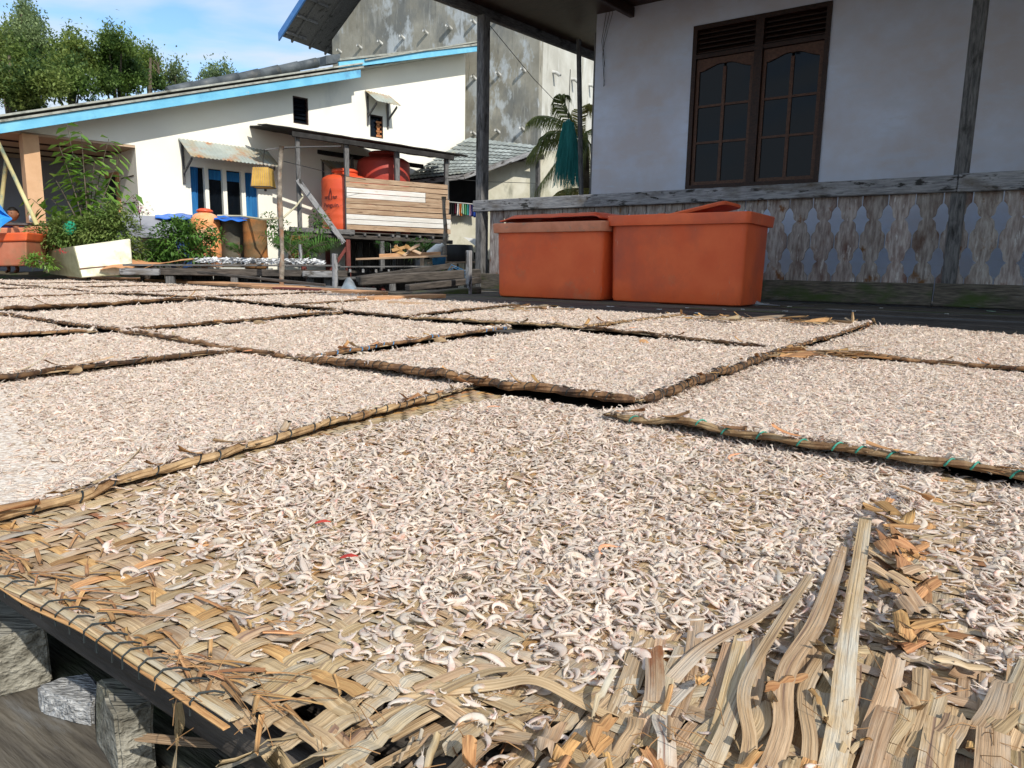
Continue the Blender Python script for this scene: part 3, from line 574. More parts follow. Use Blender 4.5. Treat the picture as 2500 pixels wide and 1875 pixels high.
for k in range(16):
    x0 = rl.uniform(620, 1350); y0 = rl.uniform(1500, 1640)
    LOOSE.append(([(x0, y0 + 40), (x0 + 90, y0 - 10), (x0 + 190, y0 - 60), (x0 + 270, y0 - 85)], [.012 + rl.uniform(0, .012), .026 + rl.uniform(0, .008), .033, .034], rl.uniform(.010, .020), rl.uniform(-.3, .3)))
for pxs, zs, w, tw in LOOSE:
    p = path_px(pxs, [z - .006 for z in zs], 40); strip_obj('loose_strip', p, w * .68, .0006, STRIP, R1, prof=PR_STRIP, flat=True, twist=lin(-tw, tw, len(p)))
for k in range(60):                            # splinters and curled ends along the near edge
    x = rnd(640, 2200); y = rnd(1560, 1690) if x < 1300 else rnd(1400, 1690)
    p = G(x, y, rnd(.02, .045)); d = (N * rnd(-1, -.2) + U * rnd(-.5, .5)).normalized() * rnd(.01, .045)
    pp = [p + d * t + Z * (rnd(-.25, .35) * d.length * t * t) for t in lin(0, 1, 6)]
    strip_obj('splinter', pp, rnd(.002, .011), .0007, random.choice((STRIP, BARK, STRIP)), R1 if x < 1700 else m7.root, twist=lin(0, rnd(-1.5, 1.5), 6))
# broken bark along the junction of the two near mats
for k in range(46):
    t = rnd(0, 1); x = 1925 + 45 * t + rnd(-28, 40); y = 1075 + 330 * t
    p = G(x, y, .036 + rnd(0, .012)); d = (N * rnd(.1, 1) + U * rnd(-1, .6)).normalized() * rnd(.012, .035); cu = rnd(-.1, .5)
    pp = [p + d * q + Z * (cu * d.length * q * (1 - q * .5)) for q in lin(0, 1, 6)]
    strip_obj('bark_flap', pp, rnd(.008, .018), .0008, random.choice((BARK, BARK, STRIP)), m7.root, twist=lin(0, rnd(-.8, .8), 6))
pp = path_px([(1945, 1050), (1985, 1065), (2015, 1078)], [.045, .05, .042], 8); strip_obj('bark_flap', pp, .010, .001, BARK, mats['M7'].root, twist=lin(0, .8, 8))
# fine fibres
fb = MB()
for k in range(90):
    x = rnd(300, 2200); y = rnd(1480, 1680) if x > 500 else rnd(1440, 1600); p = G(x, y, .034); d = Vector((rnd(-1, 1), rnd(-1, 1), rnd(-.1, .5))).normalized() * rnd(.01, .035)
    fb.tube([p, p + d * .5 + Z * rnd(0, .004), p + d], .0003, 3, cap=False)
tag(fb.build('loose_fibre', BARK, parent=R1), kind='stuff')

# ---- front board and blocks that prop the platform
fbd = thing('front_board', UN(-.4, .2, 0), 'dark grey plank edge showing under the stitched rim of the front mat', 'plank')
plank('board', fbd, UN(-3.0, .250, -.010), UN(.4, .268, -.012), .034, .030, WOODD, seg=8, jit=.003)
for p0, p1 in (((-3.0, .30), (-.05, .30)),):
    plank('board', fbd, UN(*p0, -.032), UN(*p1, -.032), .05, .03, WOODD)
def block(pxs, zt, zb, label, m=BLOCK):
    top = [G(x, y, zt) for x, y in pxs]; c = sum(top, Vector()) / len(top); c.z = zb
    b = bmesh.new(); vt = [b.verts.new(p) for p in top]; vb = [b.verts.new(Vector((p.x + rnd(-.003, .003), p.y + rnd(-.003, .003), zb))) for p in top]
    b.faces.new(vt); b.faces.new(vb[::-1])
    for i in range(len(top)): j = (i + 1) % len(top); b.faces.new((vt[j], vt[i], vb[i], vb[j]))
    bmesh.ops.recalc_face_normals(b, faces=b.faces)
    bmesh.ops.bevel(b, geom=list(b.edges), offset=.0025, segments=2, affect='EDGES'); bmesh.ops.triangulate(b, faces=b.faces)
    bmesh.ops.subdivide_edges(b, edges=b.edges, cuts=2, use_grid_fill=True)
    for v in b.verts: v.co += Vector((noise.noise(v.co * 60), noise.noise(v.co * 60 + Vector((3, 1, 2))), noise.noise(v.co * 50))) * .0022
    for v in b.verts: v.co -= c
    me = bpy.data.meshes.new('wooden_block'); b.to_mesh(me); b.free(); me.materials.append(m); me.polygons.foreach_set('use_smooth', [False] * len(me.polygons))
    o = bpy.data.objects.new('wooden_block', me); C.objects.link(o); o.location = c; return tag(o, label, 'block', 'wooden blocks propping the platform')
block([(205, 1462), (300, 1470), (330, 1515), (248, 1540)], -.040, -.1015, 'square weathered wooden block under the stitched mat rim, right of the splintered one')
block([(-90, 1290), (30, 1300), (100, 1350), (-20, 1385)], -.040, -.1015, 'big wooden block cut by the left picture edge under the front board')
block([(78, 1478), (130, 1462), (195, 1452), (225, 1490), (200, 1525), (150, 1515), (95, 1497)], -.080, -.1015, 'short grey splintered piece of driftwood between two blocks', mat('silvery_splintered_wood', (.20, .20, .20), (.56, .56, .55), scale=20, stretch=(4, 14, 8), rough=.9, bump=.9, bscale=30, rand=0))

# ================================================================== SHRIMPS
def shrimp_mesh(seed, curl, fat, m, nseg=10, L=.023, legs=True):
    rs = random.Random(seed); b = MB(); pts = []; rad = []
    ang = 0; p = Vector((0, 0, 0)); step = L / nseg
    for i in range(nseg + 1):
        t = i / nseg; pts.append(p.copy()); ang += curl / nseg * (.5 + 1.0 * t if t > .25 else .35)
        p = p + Vector((math.cos(ang), math.sin(ang), .12 * math.sin(t * 3 + seed))) * step
        w = fat * (.30 + .95 * math.sin(min(1, t * 1.9) * math.pi / 2)) * (1 - .80 * max(0, (t - .3) / .7) ** 1.2)
        rad.append((max(.00035, w * 1.12), max(.0003, w * .40)))
    # body: wider in the plane of the curl than thick
    P = np.array([tuple(q) for q in pts]); V, Fc = sweep(pts, [(math.cos(a), math.sin(a)) for a in lin(0, 2 * math.pi, 7)[:-1]], np.array(rad), closed=True)
    b.add(V, Fc)
    e = pts[-1]; d = (pts[-1] - pts[-2]).normalized(); s_ = Vector((-d.y, d.x, 0))
    for q in (-.5, .15, .6):                    # tail fan
        dd = (d + s_ * q).normalized(); n_ = Vector((-dd.y, dd.x, 0)); l = .0042
        b.add([e, e + dd * l * .6 + n_ * .0008 + Z * .0004, e + dd * l, e + dd * l * .6 - n_ * .0008], [(0, 1, 2, 3)])
    h = pts[0]; d = (pts[0] - pts[1]).normalized()
    for k in range(3):                          # rostrum and feelers
        dd = (d + Vector((rs.uniform(-.5, .5), rs.uniform(-.5, .5), rs.uniform(0, .5)))).normalized(); l = rs.uniform(.003, .0085); s_ = dd.cross(Z).normalized() * .00045
        b.add([h + s_, h - s_, h + dd * l + Z * .0002], [(0, 1, 2)])
    if legs:
        for k in range(8):                      # leg fringe on the inner side
            i = 1 + int(k * .7); a = pts[i]; dd = (pts[i + 1] - pts[i]).normalized(); inn = Vector((-dd.y, dd.x, rs.uniform(-.4, .3))); l = rs.uniform(.0025, .0045)
            s_ = dd * .00035; r = rad[i][0] * .7
            b.add([a + inn * r + s_, a + inn * r - s_, a + inn * (r + l) + dd * rs.uniform(-.002, .002)], [(0, 1, 2)])
    V = np.array([tuple(v) for v in b.v]); V -= V.mean(0)
    me = bpy.data.meshes.new('dried_shrimp'); me.from_pydata(V.tolist(), [], b.f); me.materials.append(m); me.polygons.foreach_set('use_smooth', [True] * len(me.polygons)); return me
SM = [shrimp_mesh(k, c, f, SHR, L=l) for k, (c, f, l) in enumerate(((2.3, .0030, .023), (1.2, .0028, .025), (3.1, .0030, .026), (.6, .0024, .022), (1.9, .0036, .021), (2.7, .0026, .027), (1.7, .0024, .016), (3.6, .0029, .027)))]
# bare zones of the near mats, in (u, n)
def density(key, u, n):
    if key == 'M1':
        nb_ = np.interp(u, [-.93, -.79, -.5, -.27, -.15, -.05], [.48, .36, .30, .345, .43, .56])
        d = smooth(n, nb_ - .09, nb_ + .15) ** 1.5
        d = max(d, .05 * smooth(n, .24, .34) + .012)
        d *= .55 + .45 * smooth(noise.noise(Vector((u * 11, n * 11, 2))), -.35, .12)
        if u > -.11: d *= .45 + .55 * smooth(n, .8, 1.0)
        return d * smooth(u, -.93, -.86)
    if key == 'M7':
        return max(.025, smooth(n, .50, .64)) * (.35 + .65 * smooth(u, -.02, .03)) * (.6 + .4 * smooth(noise.noise(Vector((u * 9, n * 9, 8))), -.4, .1))
    if key == 'M2': return .25 + .75 * smooth(n + .3 * (u + .9), .27, .50)
    return 1.0
rng = np.random.default_rng(5); PTS = []
for key, m in mats.items():
    c = bil(m.P, .5, .5); area = m.la * m.lb
    per = 27000; cnt = int(area * per); ab = rng.random((cnt, 2))
    for a, b in ab:
        p = bil(m.P, a, b); d = p.y
        if p.y < .2: continue
        if abs(p.x) > p.y * .80 + .35: continue             # beyond the frame and a margin for stepping aside
        keep = 1.0 if d < 1.5 else max(.045, (1.5 / d) ** 1.7)
        r = random.random()
        if r > keep: continue
        un = (p.dot(U), p.dot(N)); de = density(key, *un)
        if random.random() > de: continue
        if key not in ('M1', 'M7') and (b * m.lb < .012 or (1 - a) * m.la < .012) and random.random() < .55: continue
        q = m.pt(a, b, 0); sc = (1.0 if d < 1.5 else min(2.6, (d / 1.5) ** .60)) * float(np.clip(rng.lognormal(-.40, .25), .34, 1.25))
        lay = rnd(.0018, .0065) if de > .4 else .0030
        if key in ('M1', 'M7') and n_ and d < .6: lay += .001
        if key not in ('M1', 'M7') and (b * m.lb < .016 or (1 - a) * m.la < .016): lay += .006
        tilt = .42 if de > .4 else .22
        PTS.append((q.x, q.y, q.z + lay * (1 + .3 * (sc - 1)), rng.normal(0, tilt) + (math.pi if random.random() < .5 else 0), rng.normal(0, tilt * .8), rnd(0, 6.283), sc, random.randrange(8)))
PTS = np.array(PTS)
print('shrimps', len(PTS))
# the 300 nearest in frame stand as things of their own
dist = np.linalg.norm(PTS[:, :3] - np.array([0, 0, H]), axis=1)
pc = PTS[:, :3] - np.array([0, 0, H]); zc = pc[:, 1] * cP - pc[:, 2] * sP; yc = pc[:, 1] * sP + pc[:, 2] * cP
inf = (zc > .05) & (np.abs(pc[:, 0] / zc) < .715) & (np.abs(yc / zc) < .535)
size = np.where(inf, PTS[:, 6] / dist, 0); top = np.argsort(-size)[:292]
isolated = {}
for k in top:
    x, y, z, rx, ry, rz, sc, v = PTS[k]; o = bpy.data.objects.new('dried_shrimp', SM[int(v)]); C.objects.link(o)
    o.location = (x, y, z); o.rotation_euler = (rx, ry, rz); o.scale = (sc, sc, sc)
    u_, n0 = Vector((x, y, 0)).dot(U), Vector((x, y, 0)).dot(N)
    right_ = u_ > -.05
    crv = {0: 'curled', 1: 'slightly bent', 2: 'tightly curled', 3: 'nearly straight', 4: 'plump curled', 5: 'long curled', 6: 'small bent', 7: 'ring shaped'}[int(v)]
    if right_: lb = f'{crv} white shrimp on the long bare strips in the lower right corner' if n0 < .5 else f'{crv} white shrimp at the front of the heap in the lower right corner'
    else: lb = f'{crv} white shrimp on the bare near weave of the front mat' if n0 < .45 else f'{crv} white shrimp at the thinning front of the heap on the front mat'
    tag(o, lb, 'shrimp', lb.replace('white shrimp', 'white shrimps'))
PROTO = [None] * 8
for o in list(C.objects):
    if o.name.startswith('dried_shrimp'):
        i = SM.index(o.data)
        if PROTO[i] is None: PROTO[i] = o
rest = np.delete(PTS, top, axis=0)
me = bpy.data.meshes.new('shrimp_points'); me.from_pydata(rest[:, :3].tolist(), [], [])
for nm, ty, dat in (('rot', 'FLOAT_VECTOR', rest[:, 3:6].ravel()), ('scl', 'FLOAT', rest[:, 6]), ('var', 'INT', rest[:, 7].astype(int))):
    at = me.attributes.new(nm, ty, 'POINT'); at.data.foreach_set('vector' if ty == 'FLOAT_VECTOR' else 'value', dat)
me.materials.append(SHR)
heap = bpy.data.objects.new('dried_shrimp_heap', me); C.objects.link(heap)
tag(heap, 'thick scatter of small pale pink dried shrimps over all the mats', 'shrimps', kind='stuff')
ng = bpy.data.node_groups.new('scatter', 'GeometryNodeTree'); ng.interface.new_socket('Geometry', in_out='INPUT', socket_type='NodeSocketGeometry'); ng.interface.new_socket('Geometry', in_out='OUTPUT', socket_type='NodeSocketGeometry')
gi = ng.nodes.new('NodeGroupInput'); go = ng.nodes.new('NodeGroupOutput'); iop = ng.nodes.new('GeometryNodeInstanceOnPoints'); jn = ng.nodes.new('GeometryNodeJoinGeometry')
for i in range(7, -1, -1):
    src = PROTO[i] or next(p for p in PROTO if p)
    ob = ng.nodes.new('GeometryNodeObjectInfo'); ob.transform_space = 'ORIGINAL'; ob.inputs['Object'].default_value = src; ob.inputs['As Instance'].default_value = False
    gt = ng.nodes.new('GeometryNodeGeometryToInstance'); ng.links.new(ob.outputs['Geometry'], gt.inputs[0]); ng.links.new(gt.outputs[0], jn.inputs[0])
def attr(nm, ty):
    a = ng.nodes.new('GeometryNodeInputNamedAttribute'); a.data_type = ty; a.inputs['Name'].default_value = nm; return a
m2p = ng.nodes.new('GeometryNodeMeshToPoints'); ng.links.new(gi.outputs[0], m2p.inputs[0]); ng.links.new(m2p.outputs[0], iop.inputs['Points']); ng.links.new(jn.outputs[0], iop.inputs['Instance'])
iop.inputs['Pick Instance'].default_value = True
ng.links.new(attr('var', 'INT').outputs['Attribute'], iop.inputs['Instance Index']); ng.links.new(attr('rot', 'FLOAT_VECTOR').outputs['Attribute'], iop.inputs['Rotation']); ng.links.new(attr('scl', 'FLOAT').outputs['Attribute'], iop.inputs['Scale'])
ng.links.new(iop.outputs[0], go.inputs[0]); md = heap.modifiers.new('scatter', 'NODES'); md.node_group = ng
# larger orange shrimps and red flakes
OS = shrimp_mesh(33, 1.6, .0024, SHRO, L=.034)
for (x, y, s_, lb) in ((1312, 1183, 1.0, 'large orange shrimp half way up the front mat, right of its middle'), (1585, 985, 1.1, 'orange shrimp beside the green stitched mat edge'), (1065, 878, 1.2, 'pale orange shrimp near the brown edge of the middle mat'),
                       (1060, 778, 1.2, 'small orange shrimp in the middle of the brown edged mat'), (540, 757, 1.6, 'orange shrimp at the corner of the mat with blue cord'), (2010, 890, 1.0, 'small orange shrimp on the right hand mat'), (1365, 708, 1.6, 'orange shrimp in front of the right orange bin')):
    p = G(x, y, .045); o = bpy.data.objects.new('orange_shrimp', OS); C.objects.link(o); o.location = p; o.rotation_euler = (rnd(-.2, .2), rnd(-.2, .2), rnd(2.6, 3.6)); o.scale = (s_,) * 3; tag(o, lb, 'shrimp')
for (x, y, lb) in ((680, 1130, 'red flake of shell on the front mat, above the bare weave'), (735, 1205, 'thin red shell sliver just above the bare weave of the front mat')):
    p = G(x, y, .040); pp = [p + Vector((.016 * t, .004 * t, .002 * math.sin(t * 3))) for t in lin(0, 1, 6)]; V, Fc = sweep(pp, PR_STRIPS, np.stack([[.001, .0035, .003, .004, .002, .0005], [.0006] * 6], 1), closed=True)
    tag(mesh_obj('shell_flake', V, Fc, RED, p), lb, 'shell flake')
for (x, y, ex, ey, h, lb) in ((1225, 935, 1222, 962, .022, 'dark thin twig standing up from the shrimps of the front mat'), (1840, 683, 1832, 676, .09, 'pale upright splinter at the back edge of the mats')):
    p = G(x, y + 20, .035); h *= .8; MB().tube([p, p + Vector((.002, 0, h * .5)), p + Vector((-.003, 0, h))], [.0012, .001, .0006] if h < .05 else [.007, .008, .005], 5).build('twig', BARK if h < .05 else RIML, p); tag(C.objects[-1], lb, 'twig')

# ================================================================== VERANDA
ver = thing('veranda_house', UN(-3, 9.2, 0), 'white plastered house front with dark shuttered window behind a carved wooden veranda rail', 'house')
def wall_boxes(mb, PL, s0, s1, zb, top, holes, o0, o1):
    br = sorted({s0, s1} | {x for h in holes for x in h[:2] if s0 < x < s1})
    for a, b in zip(br, br[1:]):
        hs = sorted([h for h in holes if h[0] <= a + 1e-6 and h[1] >= b - 1e-6], key=lambda h: h[2]); z = zb; mbx = []
        for h in hs:
            if h[2] > z: mbx.append((z, h[2], None))
            z = h[3]
        mbx.append((z, top(a), top(b)))
        for z0, z1, z1b in mbx:
            if (z1b or z1) - z0 > .001: mb.pbox(PL, a, b, z0, z1, o0, o1, z1b=z1b)
W0, W1, WZ0, WZ1 = -3.71, -2.045, 1.38, 3.42
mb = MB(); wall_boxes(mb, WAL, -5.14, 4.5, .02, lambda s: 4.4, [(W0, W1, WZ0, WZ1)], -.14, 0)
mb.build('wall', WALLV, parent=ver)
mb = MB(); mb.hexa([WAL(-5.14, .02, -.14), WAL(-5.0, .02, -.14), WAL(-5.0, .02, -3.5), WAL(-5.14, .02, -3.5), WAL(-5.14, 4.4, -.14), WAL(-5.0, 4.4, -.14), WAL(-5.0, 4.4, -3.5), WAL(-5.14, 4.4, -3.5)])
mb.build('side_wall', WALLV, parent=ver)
MB().pbox(WAL, W0 - .02, W1 + .02, WZ0 - .02, WZ1 + .02, -.20, -.145).build('shade_panel', DARKIN, parent=ver)  # near-black panel, the unlit room's shade put into its colour
# window: frame, louvred top, two sashes with arched heads and panes
win = bpy.data.objects.new('window', None); C.objects.link(win); put(win, WAL((W0 + W1) / 2, WZ0), ver)
fr = MB(); f_ = .055
fr.pbox(WAL, W0, W0 + f_, WZ0, WZ1, -.10, .02).pbox(WAL, W1 - f_, W1, WZ0, WZ1, -.10, .02).pbox(WAL, W0 + f_, W1 - f_, WZ0, WZ0 + f_, -.10, .025).pbox(WAL, W0 + f_, W1 - f_, WZ1 - f_, WZ1, -.10, .02)
mid = (W0 + W1) / 2 + .02; ztr = WZ0 + (WZ1 - WZ0) * .80
fr.pbox(WAL, mid - .05, mid + .05, WZ0 + f_, WZ1 - f_, -.10, .03).pbox(WAL, W0 + f_, mid - .05, ztr, ztr + .05, -.10, .018).pbox(WAL, mid + .05, W1 - f_, ztr, ztr + .05, -.10, .018)
fr.build('window_frame', WOODBR, parent=win)
for (a, b) in ((W0 + f_, mid - .05), (mid + .05, W1 - f_)):
    for k in range(5):
        z = ztr + .07 + k * .058; MB().hexa([WAL(a, z, -.02), WAL(b, z, -.02), WAL(b, z + .045, -.075), WAL(a, z + .045, -.075), WAL(a, z + .012, -.02), WAL(b, z + .012, -.02), WAL(b, z + .057, -.075), WAL(a, z + .057, -.075)]).build('louvre_slat', WOODBR, parent=win)
    sm = MB(); t = .04; z0, z1 = WZ0 + f_ + .005, ztr - .005; c = (a + b) / 2; A, B = a + .006, b - .006
    sm.pbox(WAL, A, A + t, z0, z1, -.06, -.015).pbox(WAL, B - t, B, z0, z1, -.06, -.015).pbox(WAL, A + t, B - t, z0, z0 + t, -.06, -.015).pbox(WAL, c - t / 2, c + t / 2, z0 + t, z1 - .12, -.058, -.018)
    for fz in (.33, .62): z = z0 + (z1 - z0) * fz; sm.pbox(WAL, A + t, c - t / 2, z, z + .028, -.057, -.02).pbox(WAL, c + t / 2, B - t, z, z + .028, -.057, -.02)
    for (p, q) in ((A + t, c), (c, B - t)):      # arched head board
        K = 10; bot = [z1 - .075 - .075 * (1 - smooth(1 - abs(((i / K) if p > A + t + .01 else 1 - i / K) - .15) * 1.15, 0, 1)) for i in range(K + 1)]
        for i in range(K):
            s0, s1 = p + (q - p) * i / K, p + (q - p) * (i + 1) / K; sm.pbox(WAL, s0, s1, bot[i], z1, -.059, -.016, z0b=bot[i + 1])
    sm.build('sash', WOODS, parent=win)
    rows = [z0 + t, z0 + (z1 - z0) * .33 + .028, z0 + (z1 - z0) * .62 + .028, z1 - .02]
    for i in range(3):
        for (p, q) in ((A + t, c - t / 2), (c + t / 2, B - t)):
            MB().pbox(WAL, p - .004, q + .004, rows[i] - .004, rows[i + 1] - .02, -.043, -.038).build('pane', GLASS, parent=win)
# roof over the veranda: rafters, soffit boards, verge beam
rf = bpy.data.objects.new('roof', None); C.objects.link(rf); put(rf, UN(-2, 7, 3.7), ver)
def roofz(n0): return 3.62 + (n0 - 7.9) * .06
u0, u1 = -6.25, 6.0
def roof_part(ua, ub, na, nb, name='roof_sheet'):
    MB().hexa([UN(ua, na, roofz(na) + .16), UN(ub, na, roofz(na) + .16), UN(ub, nb, roofz(nb) + .16), UN(ua, nb, roofz(nb) + .16), UN(ua, na, roofz(na) + .19), UN(ub, na, roofz(na) + .19), UN(ub, nb, roofz(nb) + .19), UN(ua, nb, roofz(nb) + .19)]).build(name, METR, parent=rf)
roof_part(u0, u1, 6.9, 12.6); roof_part(-1.5, u1, 3.0, 6.895)      # the main roof, and an added unseen canopy that shades deck and bins
for i in range(18):
    n0 = 6.95 + i * .31; plank('soffit_board', rf, UN(u0 + .05, n0 + .15, roofz(n0 + .15) + .13), UN(u1, n0 + .15, roofz(n0 + .15) + .13), .295, .02, WOODBR)
for u in (-1.4, 1.0, 3.4, 5.8): plank('rafter', rf, UN(u, 3.05, roofz(3.05) + .05), UN(u, 6.85, roofz(6.85) + .05), .07, .13, WOODBR)  # rafters of the added canopy
for u in (-6.18, -4.6, -3.0, -1.4, .2, 1.8): plank('rafter', rf, UN(u, 6.95, roofz(6.95) + .05), UN(u, 12.4, roofz(12.4) + .05), .07, .13, WOODG if u < -6 else WOODBR)
# posts
for (u, w) in ((-6.09, .165), (-.50, .115), (4.2, .12)):
    plank('post', ver, UN(u, 7.9, .02), UN(u, 7.9, roofz(7.9) - .02), w * .95, .12, WOODG, up=U * 1.0)
plank('post', ver, UN(-5.45, 9.95, .02), UN(-5.45, 9.95, 3.55), .07, .07, WOODG, up=U)
# rail
rail = thing('balustrade', UN(-3, 7.86, 0), 'weathered grey veranda balustrade of carved boards with star shaped cut outs', 'balustrade')
plank('top_rail', rail, VER(-6.19, 1.145, .055), VER(-.52, 1.15, .055), .15, .07, WOODRAIL, up=VER.o, seg=10, jit=.004)
plank('top_rail', rail, VER(-.515, 1.152, .057), VER(4.4, 1.16, .057), .165, .07, WOODRAIL, up=VER.o, seg=8, jit=.004)
plank('plinth_board', rail, VER(-6.19, .13, .05), VER(-.62, .13, .05), .21, .045, WOODF, up=VER.o, seg=8, jit=.004)
plank('plinth_board', rail, VER(-.61, .13, .053), VER(4.4, .13, .053), .215, .045, WOODF, up=VER.o, seg=8, jit=.004)
def half_outline(w):
    """right-hand outline of one carved board, bottom to top: (half width, z)"""
    e = w / 2 - .003; g = .0; o = [(e - g, .225), (e - g, .285)]
    for zc in (.43, .84):
        o += [(e - .012, zc - .125), (e - .034, zc - .10), (e - .038, zc - .06), (e - .042, zc - .035), (e - .054, zc - .017), (e - .074, zc + .0), (e - .072, zc + .006), (e - .050, zc + .022), (e - .042, zc + .045), (e - .038, zc + .09), (e - .018, zc + .125)]
        o += [(e - g, zc + .142), (e - g, zc + .225 if zc < .5 else 1.085)]
        if zc < .5: o += [(e - g, .69)]
    return o
pit = .2315; k = 0; u = -1.31 - pit * 20
while u < 4.2:
    cu = u + pit / 2
    if cu > -6.0:
        w = pit - rnd(.001, .006); ol = half_outline(w)
        if cu < -5.6: ol = [(w / 2 - .003, .225), (w / 2 - .003, 1.085)]
        V = []; Fc = []
        for o_ in (.0, .022):
            V += [tuple(VER(cu - x, z, o_)) for x, z in ol] + [tuple(VER(cu + x, z, o_)) for x, z in ol]
        n_o = len(ol)
        for i in range(n_o - 1):
            Fc.append((2 * n_o + i, 3 * n_o + i, 3 * n_o + i + 1, 2 * n_o + i + 1)); Fc.append((i, i + 1, n_o + i + 1, n_o + i))
            Fc.append((i, 2 * n_o + i, 2 * n_o + i + 1, i + 1)); Fc.append((n_o + i, n_o + i + 1, 3 * n_o + i + 1, 3 * n_o + i))
        Fc += [(0, n_o, 3 * n_o, 2 * n_o), (n_o - 1, 3 * n_o - 1, 4 * n_o - 1, 2 * n_o - 1)]
        o = mesh_obj('baluster', V, Fc, BALU, VER(cu, .2), rail)
    u += pit; k += 1
# darker wooden sill behind the balusters, moss stays on the plinth
# wires on the veranda corner
cab = MB()
for k in range(3):
    p0 = WAL(-5.02 + k * .05, 4.2, .02); cab.tube([p0, p0 + Vector((.03, 0, -.4)), p0 + Vector((-.02 - .02 * k, 0, -.75)), p0 + Vector((.05 - .07 * k, 0, -1.15 + .1 * k)), p0 + Vector((.03 - .04 * k, 0, -1.35))], .004, 4)
tag(cab.build('wire', BLACK), 'thin dark wires dangling at the top left corner of the shaded house wall', 'wire')
cab = MB(); a, b = AT(1058, 55, 10.3), AT(1225, 245, 13); cab.tube([a, (a + b) / 2 - Z * .05, b], .006, 4); tag(cab.build('wire', BLACK), 'thin cable slanting down in front of the cement tower', 'wire')
# neighbour board edge left of the house corner
plank('corner_batten', ver, WAL(-5.16, .1, -.05), WAL(-5.16, 3.6, -.05), .05, .05, WOODG, up=U)

# ---- orange bins
def bin_(fl, length, dep, ht, label, m, rimm, lid=None, taper=.012):
    """fl = (u, n) of the front left base corner"""
    c0 = UN(fl[0] + length / 2, fl[1] + dep / 2, .002); root = thing('fish_bin', c0, label, 'bin', 'orange plastic fish bins on the deck')
    def ring(z, ex, n=6, r=.06):
        out = []; L, D = length / 2 + ex, dep / 2 + ex
        for cx, cy, a0 in ((L - r, D - r, 0), (-L + r, D - r, 90), (-L + r, -D + r, 180), (L - r, -D + r, 270)):
            for i in range(n + 1): a = math.radians(a0 + 90 * i / n); out.append(c0 + U * (cx + r * math.cos(a)) + N * (cy + r * math.sin(a)) + Z * z)
        return out
    def loft(rings, cap0=True, cap1=True):
        n = len(rings[0]); V = [p for r in rings for p in r]; Fc = []
        for k in range(len(rings) - 1):
            for i in range(n): j = (i + 1) % n; Fc.append((k * n + i, k * n + j, (k + 1) * n + j, (k + 1) * n + i))
        if cap0: Fc.append(tuple(range(n))[::-1])
        if cap1: Fc.append(tuple((len(rings) - 1) * n + i for i in range(n)))
        return V, Fc
    hb = ht - .095
    zs = [(0, -taper - .03), (.012, -taper - .008), (.035, -taper)] + [(.035 + (hb - .035) * t, -taper + taper * t) for t in (.2, .4, .6, .8, 1)]
    R_ = [ring(z, e) for z, e in zs]
    R_ = [[p + (p - c0).normalized() * (.006 * noise.noise(p * 2.2)) for p in r] for r in R_]
    V, Fc = loft(R_ + [ring(hb, -.03), ring(.06, -.05)]); mesh_obj('body', V, Fc, m, c0, root, True)
    ww = .012; V, Fc = loft([ring(hb - .004, .008), ring(hb - .004, .038), ring(ht - .012, .046), ring(ht, .04), ring(ht, -.018), ring(hb + .01, -.02)], False, False)
    mesh_obj('rim', V, Fc, rimm, c0, root, True)
    for ch in root.children:
        md = ch.modifiers.new('edge_split', 'EDGE_SPLIT'); md.split_angle = math.radians(38)
    return root, c0, ring, loft, ht
b2 = bin_((-3.30, 6.37), 1.325, .72, .835, 'right hand bigger orange bin with a lid leaning out of it', BINO, BINO)
b1 = bin_((-4.655, 6.30), 1.30, .70, .785, 'left hand dustier orange bin with a torn lid lying on top', BINO, RIMB)
# lid on the left bin: shallow tray upside down with broken ends
r1, c1, ring, loft, h1 = b1
V, Fc = sheet([c1 + U * -.60 + N * -.36 + Z * (h1 + .030), c1 + U * .62 + N * -.36 + Z * (h1 + .035), c1 + U * .62 + N * .36 + Z * (h1 + .05), c1 + U * -.60 + N * .36 + Z * (h1 + .05)], 30, 12,
              lambda a, b, p: (p.x, p.y, p.z - .0 + .055 * fade(min(1, min(a, 1 - a) / (.13 if a < .5 else .05))) * fade(min(1, min(b + .03, 1 - b) / .06)) + .006 * noise.noise(p * 6)), th=.012)
lid = mesh_obj('bin_lid', V, Fc, TANK, c1 + Z * h1, None, True); tag(lid, 'broken orange lid lying on the left hand bin', 'lid')
md = lid.modifiers.new('edge_split', 'EDGE_SPLIT'); md.split_angle = .6
r2, c2, ring, loft, h2 = b2
V = []; lo = []
A = c2 + U * -.36 + N * .12 + Z * (h2 - .03); B = c2 + U * .38 + N * .12 + Z * (h2 + .115)
x = (B - A); ex = x.normalized(); ey = N
for (s_, t_) in ((0, 0), (1, 0)): pass
Lx = x.length; prof = []
def rr(L, D, r, n=6):
    o = []
    for cx, cy, a0 in ((L - r, D - r, 0), (-L + r, D - r, 90), (-L + r, -D + r, 180), (L - r, -D + r, 270)):
        for i in range(n + 1): a = math.radians(a0 + 90 * i / n); o.append((cx + r * math.cos(a), cy + r * math.sin(a)))
    return o
Cc = (A + B) / 2; nz = ex.cross(ey).normalized()
if nz.z < 0: nz = -nz
rg = [[Cc + ex * a + ey * b + nz * z for a, b in rr(Lx / 2 + e, .26 + e, .07)] for z, e in ((-.02, -.01), (-.022, 0), (.0, .004), (.012, -.004), (.012, -.03), (.004, -.035))]
V, Fc = loft(rg); lid = mesh_obj('bin_lid', V, Fc, BINO, Cc, None, True); tag(lid, 'thin rounded orange lid sticking up out of the right hand bin', 'lid'); lid.modifiers.new('edge_split', 'EDGE_SPLIT').split_angle = .6
